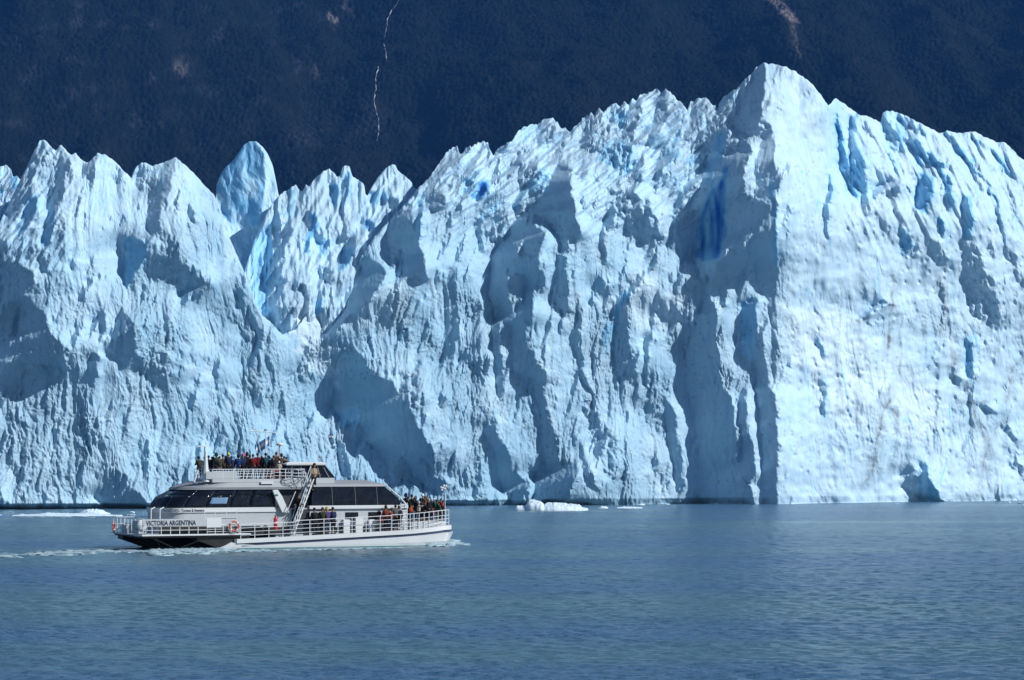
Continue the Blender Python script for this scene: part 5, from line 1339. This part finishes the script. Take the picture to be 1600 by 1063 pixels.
def set_mat(o, m):
    o.material_slots[0].link = 'OBJECT'; o.material_slots[0].material = m
def person(px, pyhead, y, zfloor, face, pose, jacket, trousers, gear, gcol, label, group, hmax=1.95):
    """face: direction looked at, degrees from the bow (counted anticlockwise seen from above)"""
    u = U(px, y); Y = BOY + u * BS + y * BC
    h = (EYE - (pyhead - HORIZON) / F_PX * Y) - zfloor
    s = h / 1.80
    if h > hmax: s = hmax / 1.80; zfloor = zfloor + 0.0
    body, jm, tm, shm_, c = PM[pose]
    p = BM @ Vector((u, y, zfloor))
    o = link('person', body); o.location = p; o.rotation_euler = (0, 0, BTH + R(face - 90)); o.scale = (s, s, s)
    tag(o, label, 'person', group)
    j = link('jacket', jm, None, o); set_mat(j, CL[jacket])
    t = link('trousers', tm, None, o); set_mat(t, CL[trousers])
    f = link('shoes', shm_, None, o); set_mat(f, CL['black'])
    g = link('hair' if gear in ('short', 'long') else 'hat', HM[gear], None, o); g.location = c
    set_mat(g, HAIR[gcol] if gear in ('short', 'long') else CL[gcol])
    if gear == 'beanie' or gear == 'hood':
        pass
    return o
GU = 'passengers crowding the upper deck'; GF = 'passengers on the foredeck'; GM_ = 'passengers on the side deck'
ZP = ZU + .01
UP = [
 (311, 713, .9, 100, 'rail', 'olive', 'black', 'hood', 'olive', 'person in a dark olive hooded coat standing alone left of the radar mast'),
 (326, 712, -.6, 80, 'stand', 'black', 'jeans', 'short', 'black', 'person in a black coat just right of the radar mast'),
 (331.5, 714, .4, 60, 'stand', 'navy', 'black', 'beanie', 'black', 'person in navy with a black beanie behind the wind panel'),
 (338.5, 708, -.9, 100, 'photo', 'olive', 'black', 'hood', 'teal', 'tall person in a dark olive parka with a teal hood'),
 (343.5, 713, -1.8, 90, 'rail', 'olive', 'grey', 'short', 'brown', 'person in a dark olive jacket with brown hair at the wind panel'),
 (349, 710.5, -.5, 110, 'rail', 'brown', 'black', 'short', 'black', 'person in a dark brown coat between the olive parkas and the yellow cap'),
 (357.5, 707.5, -1.3, 90, 'rail', 'navy', 'black', 'beanie', 'yellow' if 'yellow' in CL else 'tan', 'person in a navy jacket wearing a yellowish hat'),
 (372.5, 710.5, -1.5, 70, 'rail', 'blue', 'navy', 'hood', 'navy', 'person in a bright blue hooded jacket on the upper deck'),
 (380, 709, -.3, 120, 'stand', 'navy', 'black', 'beanie', 'pink', 'person with a pink hat behind the blue jacket'),
 (386.5, 707.5, .5, 90, 'photo', 'black', 'jeans', 'long', 'black', 'person with long black hair lifting a camera beside the red jackets'),
 (395.5, 710, -1.7, 80, 'rail', 'darkred', 'black', 'short', 'black', 'person in a dark red jacket, left of two in red'),
 (402.5, 708, -.9, 60, 'stand', 'darkred', 'black', 'short', 'brown', 'taller person in a dark red jacket, right of two in red'),
 (415.5, 708, -1.2, 90, 'rail', 'teal', 'black', 'short', 'black', 'person in a dark teal jacket standing under the signal mast'),
 (425, 716, .8, 110, 'stand', 'black', 'black', 'short', 'brown', 'short person in black between the flag mast and the dome post'),
 (432, 706.5, .1, 80, 'photo', 'brown', 'black', 'short', 'brown', 'person in dark brown left of the antenna dome post'),
 (440, 709.5, -.9, 100, 'stand', 'brown', 'jeans', 'long', 'brown', 'person with long brown hair right of the antenna dome post'),
 (319.5, 714, .9, 90, 'stand', 'grey', 'black', 'short', 'black', 'person in charcoal half hidden behind the white radar mast'),
 (335, 716, 1.2, 100, 'stand', 'black', 'black', 'short', 'brown', 'short person in black behind the wind panel left of the olive parkas'),
 (353, 713, .9, 80, 'stand', 'black', 'black', 'hood', 'black', 'person in a black hood behind the brown coat'),
 (362, 713, .6, 100, 'stand', 'navy', 'black', 'short', 'black', 'person in navy with black hair right of the yellow hat'),
 (377, 714, .8, 70, 'stand', 'navy', 'jeans', 'short', 'black', 'short person in navy just behind the blue hooded jacket'),
 (390.5, 711, -1.0, 110, 'stand', 'black', 'black', 'short', 'black', 'person in black between the camera holder and the red jackets'),
 (409, 714, .9, 90, 'stand', 'black', 'black', 'long', 'black', 'person with long black hair between the red and teal jackets'),
 (420, 713, .3, 80, 'stand', 'navy', 'black', 'hood', 'navy', 'person in a navy hood right of the signal mast'),
 (428, 712, -1.5, 100, 'rail', 'black', 'black', 'short', 'black', 'person in black at the rail left of the child in beige'),
 (444, 713, .4, 90, 'stand', 'wine', 'black', 'short', 'black', 'person in a wine red jacket near the forward end of the upper deck'),
 (447, 714.5, -1.6, 60, 'rail', 'black', 'black', 'short', 'black', 'person in black leaning at the forward end of the upper deck rail'),
]
CL['yellow'] = cloth((.55, .50, .04))
for (px, py, y, f, po, j, t, g, gc, lab) in UP:
    if 'yellowish' in lab: gc = 'yellow'
    person(px, py, y, ZP, f, po, j, t, g, gc, lab, GU)
person(436, 721, -2.1, ZP, 60, 'rail', 'beige', 'jeans', 'beanie', 'white', 'child in a beige jacket and white hat at the upper rail near the stair', GU)
person(490, 724.5, -2.6, Zt(768, 488, -2.6), 300, 'rail', 'tan', 'black', 'long', 'brown', 'brown haired person in a pale top at the head of the stair', 'passengers on the stair')
person(467, 763, -3.1, zdeck(U(456)) + 1.05, 240, 'rail', 'black', 'black', 'short', 'black', 'person in black climbing the stair', 'passengers on the stair')
def zs(px, y=-3.1): return zdeck(U(px, y)) + .005
for (px, py, f, po, j, t, g, gc, lab) in [
 (492, 793.5, 100, 'rail', 'black', 'black', 'short', 'black', 'person in a black jacket at the side rail just forward of the stair'),
 (504, 792.5, 70, 'stand', 'olive', 'black', 'short', 'brown', 'person in dark olive between the black and purple jackets on the side deck'),
 (511, 793, 90, 'photo', 'purple', 'jeans', 'long', 'blonde', 'blonde person in a purple jacket on the side deck'),
 (521, 792.5, 110, 'rail', 'navy', 'black', 'short', 'black', 'person in a navy jacket, forward end of the group by the stair'),
 (603.5, 790.5, 90, 'rail', 'rust', 'black', 'long', 'brown', 'person with long brown hair in a rust red jacket at the side rail'),
 (612, 795, 120, 'stand', 'rust', 'jeans', 'short', 'brown', 'shorter person in a rust red jacket beside the grey jacket'),
 (618, 789, 70, 'rail', 'grey', 'black', 'short', 'black', 'person in a charcoal jacket left of the ladder'),
 (623.5, 791, 100, 'stand', 'black', 'black', 'short', 'black', 'person in black partly behind the ladder on the side deck')]:
    person(px, py, -3.15, zs(px), f, po, j, t, g, gc, lab, GM_)
person(594, 805, -3.3, zs(594, -3.3), 270, 'rail', 'red', 'grey', 'beanie', 'pink', 'small child in red with a pale pink hat behind the side rail', GM_)
ZF = 1.73
for (px, py, y, f, po, j, t, g, gc, lab) in [
 (634, 771, 1.6, 20, 'stand', 'navy', 'black', 'hood', 'navy', 'person in a navy hooded jacket against the cabin front'),
 (643, 773, .6, 10, 'photo', 'black', 'black', 'short', 'black', 'tall person in black at the back of the foredeck crowd'),
 (641.5, 789, -2.7, 300, 'rail', 'orange', 'jeans', 'short', 'brown', 'person in an orange jacket just right of the ladder'),
 (649, 776, 1.8, 0, 'stand', 'black', 'jeans', 'hood', 'black', 'person in a black hood behind the pale jacket on the foredeck'),
 (654, 784, -2.2, 330, 'point', 'beige', 'black', 'beanie', 'white', 'person in a pale beige jacket and white hat pointing over the foredeck rail'),
 (660, 772, .2, 20, 'photo', 'brown', 'black', 'beanie', 'white', 'person in a brown jacket with a white hat raising a camera on the foredeck'),
 (666, 775, 1.0, 10, 'stand', 'olive', 'black', 'short', 'brown', 'person in olive in the middle of the foredeck crowd'),
 (669.5, 779, -1.3, 340, 'stand', 'black', 'jeans', 'short', 'blonde', 'fair haired person in black in the middle of the foredeck'),
 (672.5, 783, -.6, 0, 'rail', 'tan', 'black', 'short', 'blonde', 'fair haired person in a tan top on the foredeck'),
 (678.5, 778.5, -.8, 350, 'stand', 'green', 'black', 'beanie', 'white', 'person in a dark green jacket with a white hat on the foredeck'),
 (682.5, 781, .3, 0, 'stand', 'wine', 'black', 'short', 'black', 'person in a wine red jacket behind the green one'),
 (688, 779, -.2, 0, 'rail', 'red', 'black', 'short', 'black', 'person in a bright red jacket nearest the bow'),
 (637.5, 776, -.4, 20, 'stand', 'black', 'black', 'short', 'black', 'person in black behind the ladder at the cabin front'),
 (657, 779, -1.0, 10, 'stand', 'navy', 'black', 'hood', 'black', 'person in navy with a black hood beside the pointing figure'),
 (663.5, 783, -1.9, 0, 'rail', 'black', 'black', 'short', 'brown', 'person in black at the rail right of the pointing figure'),
 (685, 784, -1.5, 20, 'stand', 'green', 'black', 'short', 'black', 'person in dark green without a hat near the bow rail'),
 (692, 783, .9, 350, 'stand', 'black', 'jeans', 'short', 'black', 'person in black at the very front of the foredeck')]:
    z = ZF if abs(y) < plan(U(px, y)) - .8 else zdeck(U(px, y)) + .005
    person(px, py, y, z, f, po, j, t, g, gc, lab, GF, 1.95)
person(675.5, 795, -1.9, zdeck(U(675.5, -1.9)) + .3, 330, 'rail', 'wine', 'jeans', 'beanie', 'pink', 'small child with a bright pink hat at the foredeck rail', GF)
# seats on the upper deck
# ================================================================ FLOATING ICE, WAKE, GULL
M_FLOE = simple_mat('white_ice', (0.62, 0.76, 0.86), 0.6, noise=.1, nscale=1.5, bump=.1)
def floe(name, pts, Y, label, cat='ice floe', depth=4.0, seed=1, group=None):
    """pts: top outline from the photo (px, py), the water line is the last row"""
    P = np.array(pts, float); x0, x1 = P[0, 0], P[-1, 0]
    nx = 70; ny = 22
    xs = np.linspace(x0, x1, nx); k = F_PX / Y
    wl = HORIZON + EYE * k
    H = np.clip((wl - np.interp(xs, P[:, 0], P[:, 1])) / k, 0, None)
    H = H + (.25 / k * 2) * fbm(xs / 4, xs * 0, 3, seed) * (H > 0)
    V = []
    for j in range(ny):
        b = j / (ny - 1) * 2 - 1
        prof = np.sqrt(np.clip(1 - b ** 2, 0, 1)) ** .55
        X = (xs - 800) / k; yy = Y + depth * b * (.6 + .4 * np.sin((xs - x0) / (x1 - x0) * np.pi))
        n = fbm(X * 1.1 + b * 3, yy * 1.4, 3, seed + 4)
        Z = H * prof * (1 + .10 * n) + H * .35 * prof * (perlin(X * 5, yy * 5, seed + 8) - .3 * np.abs(perlin(X * 11, yy * 11, seed))) - .12 * (1 - prof) * 3 - .04
        V.append(np.stack([X, yy, Z], 1))
    V = np.concatenate(V)
    me = np_mesh(name, V, grid_faces(ny, nx), smooth=False)
    o = link(name, me, M_FLOE); tag(o, label, cat, group)
    s = o.modifiers.new('body', 'SOLIDIFY'); s.thickness = .15; s.offset = -1
    return o
kf = lambda py: EYE * F_PX / (py - HORIZON)
floe('ice_floe', [(805, 797), (808, 791.5), (816, 792.5), (824, 791), (826, 785), (831, 783), (840, 784.5), (846, 786), (849, 791), (856, 788), (864, 787.5), (880, 789), (905, 790.5), (908, 794), (918, 796)], kf(797.5),
     'white ice floe with a raised knob drifting right of the boat', depth=3.0, seed=3)
floe('ice_floe', [(125, 803), (132, 799.5), (140, 797.8), (158, 798.6), (164, 801.5), (171, 804)], kf(803.2), 'small white slab of ice floating behind the stern', depth=1.2, seed=5)
floe('ice_floe', [(20, 806.5), (40, 805.5), (62, 804.8), (76, 802.8), (95, 803.8), (130, 804.2), (160, 805.2), (190, 806.5)], kf(806.3), 'long thin strip of brash ice floating at the far left', depth=1.5, seed=7)
floe('ice_floe', [(936, 794.5), (940, 792.5), (946, 793), (949, 794.5)], kf(794.5), 'tiny chip of ice right of the knobbed floe', depth=.6, seed=9)
floe('ice_floe', [(964, 794.5), (975, 793.2), (990, 793.6), (1003, 794.4)], kf(794.4), 'thin flat piece of ice, rightmost on the water', depth=.8, seed=11)

# foam of the wake: broken crests lying on the water
M_FOAM = simple_mat('foam', (0.27, 0.38, 0.43), 0.7, noise=.35, nscale=3.0)
def foam(name, patches, seed):
    rnd = np.random.RandomState(seed); bm = bmesh.new()
    for (pxa, pya, pxb, pyb, wpy, n, hmax) in patches:
        for i in range(n):
            t = rnd.rand(); px = pxa + (pxb - pxa) * t; py = pya + (pyb - pya) * t + rnd.normal() * wpy
            Y = EYE * F_PX / (py - HORIZON); p = at(px, py, Y)
            L_ = rnd.uniform(.15, .75); W_ = rnd.uniform(.05, .22); h = rnd.uniform(.2, 1) * hmax
            m = Matrix.Translation((p.x, p.y, .0)) @ Matrix.Rotation(rnd.normal() * .5, 4, 'Z') @ Matrix.Diagonal((L_, W_, h, 1))
            bmesh.ops.create_icosphere(bm, subdivisions=1, radius=1, matrix=m)
    for v in bm.verts: v.co += Vector((rnd.normal() * .03, rnd.normal() * .03, rnd.normal() * .012))
    me = bpy.data.meshes.new(name); bm.to_mesh(me); bm.free()
    for p in me.polygons: p.use_smooth = True
    o = link(name, me, M_FOAM); tag(o, kind='stuff'); return o
foam('wake_foam', [(185, 861, 60, 865, 1.4, 230, .07), (185, 862, -60, 869, 1.9, 150, .04), (60, 865, 0, 869, .6, 70, .06), (190, 861, 250, 864, .8, 160, .10), (235, 864, 350, 859, 2.0, 900, .14), (345, 861, 420, 861, .7, 200, .08),
                   (420, 860.5, 620, 856, .35, 160, .05), (672, 852, 708, 849, 1.6, 330, .24), (700, 850, 726, 851, 1.0, 70, .09), (640, 854, 700, 853, .5, 80, .06),
                   (20, 808, 200, 808, .6, 60, .04), (800, 799, 930, 798, .4, 40, .03)], 4)

def brash():
    rnd = np.random.RandomState(12); bm = bmesh.new()
    for (x0, x1, ya, yb, n) in ((-40, 220, 801, 807, 18), (1000, 1620, 785, 790, 12)):
        for i in range(n):
            px = rnd.uniform(x0, x1); py = rnd.uniform(ya, yb)
            py = max(py, HORIZON + F_PX * EYE / float(BASE_D(px)) + 1.2)
            Y = EYE * F_PX / (py - HORIZON); p = at(px, py, Y); r = rnd.uniform(.06, .30)
            bmesh.ops.create_icosphere(bm, subdivisions=1, radius=1, matrix=Matrix.Translation((p.x, p.y, .02)) @ Matrix.Rotation(rnd.rand() * 6, 4, 'Z') @ Matrix.Diagonal((r * 1.8, r, r * rnd.uniform(.3, .8), 1)))
    for v in bm.verts: v.co += Vector((rnd.normal() * .05, rnd.normal() * .05, rnd.normal() * .03))
    me = bpy.data.meshes.new('brash_ice'); bm.to_mesh(me); bm.free(); tag(link('brash_ice', me, M_FLOE), kind='stuff')
brash()

# gull crossing in front of the ice
def gull():
    Y = 190.0; p = at(517, 683.5, Y); e = empty('gull', p, R(20)); tag(e, 'small white gull flying in front of the ice above the wheelhouse', 'bird')
    m = MB(); 
    rings = []
    for x, r in ((-.24, .01), (-.16, .035), (0, .06), (.12, .055), (.17, .035), (.2, .038), (.24, .03), (.27, .008), (.31, .003)):
        rings.append([(x, r * math.cos(a * math.pi / 4), r * math.sin(a * math.pi / 4)) for a in range(8)])
    m.loft(rings); m.build('body', M_WHITE, e, smooth=True)
    for sg in (-1, 1):
        m = MB()
        m.loft([[(.08, sg * .04, .02), (-.06, sg * .04, .03), (-.06, sg * .04, .015)], [(.06, sg * .28, .10), (-.05, sg * .28, .11), (-.05, sg * .28, .095)], [(-.03, sg * .55, .05), (-.09, sg * .55, .055), (-.09, sg * .55, .05)]])
        m.build('wing', M_WHITE, e)
gull()
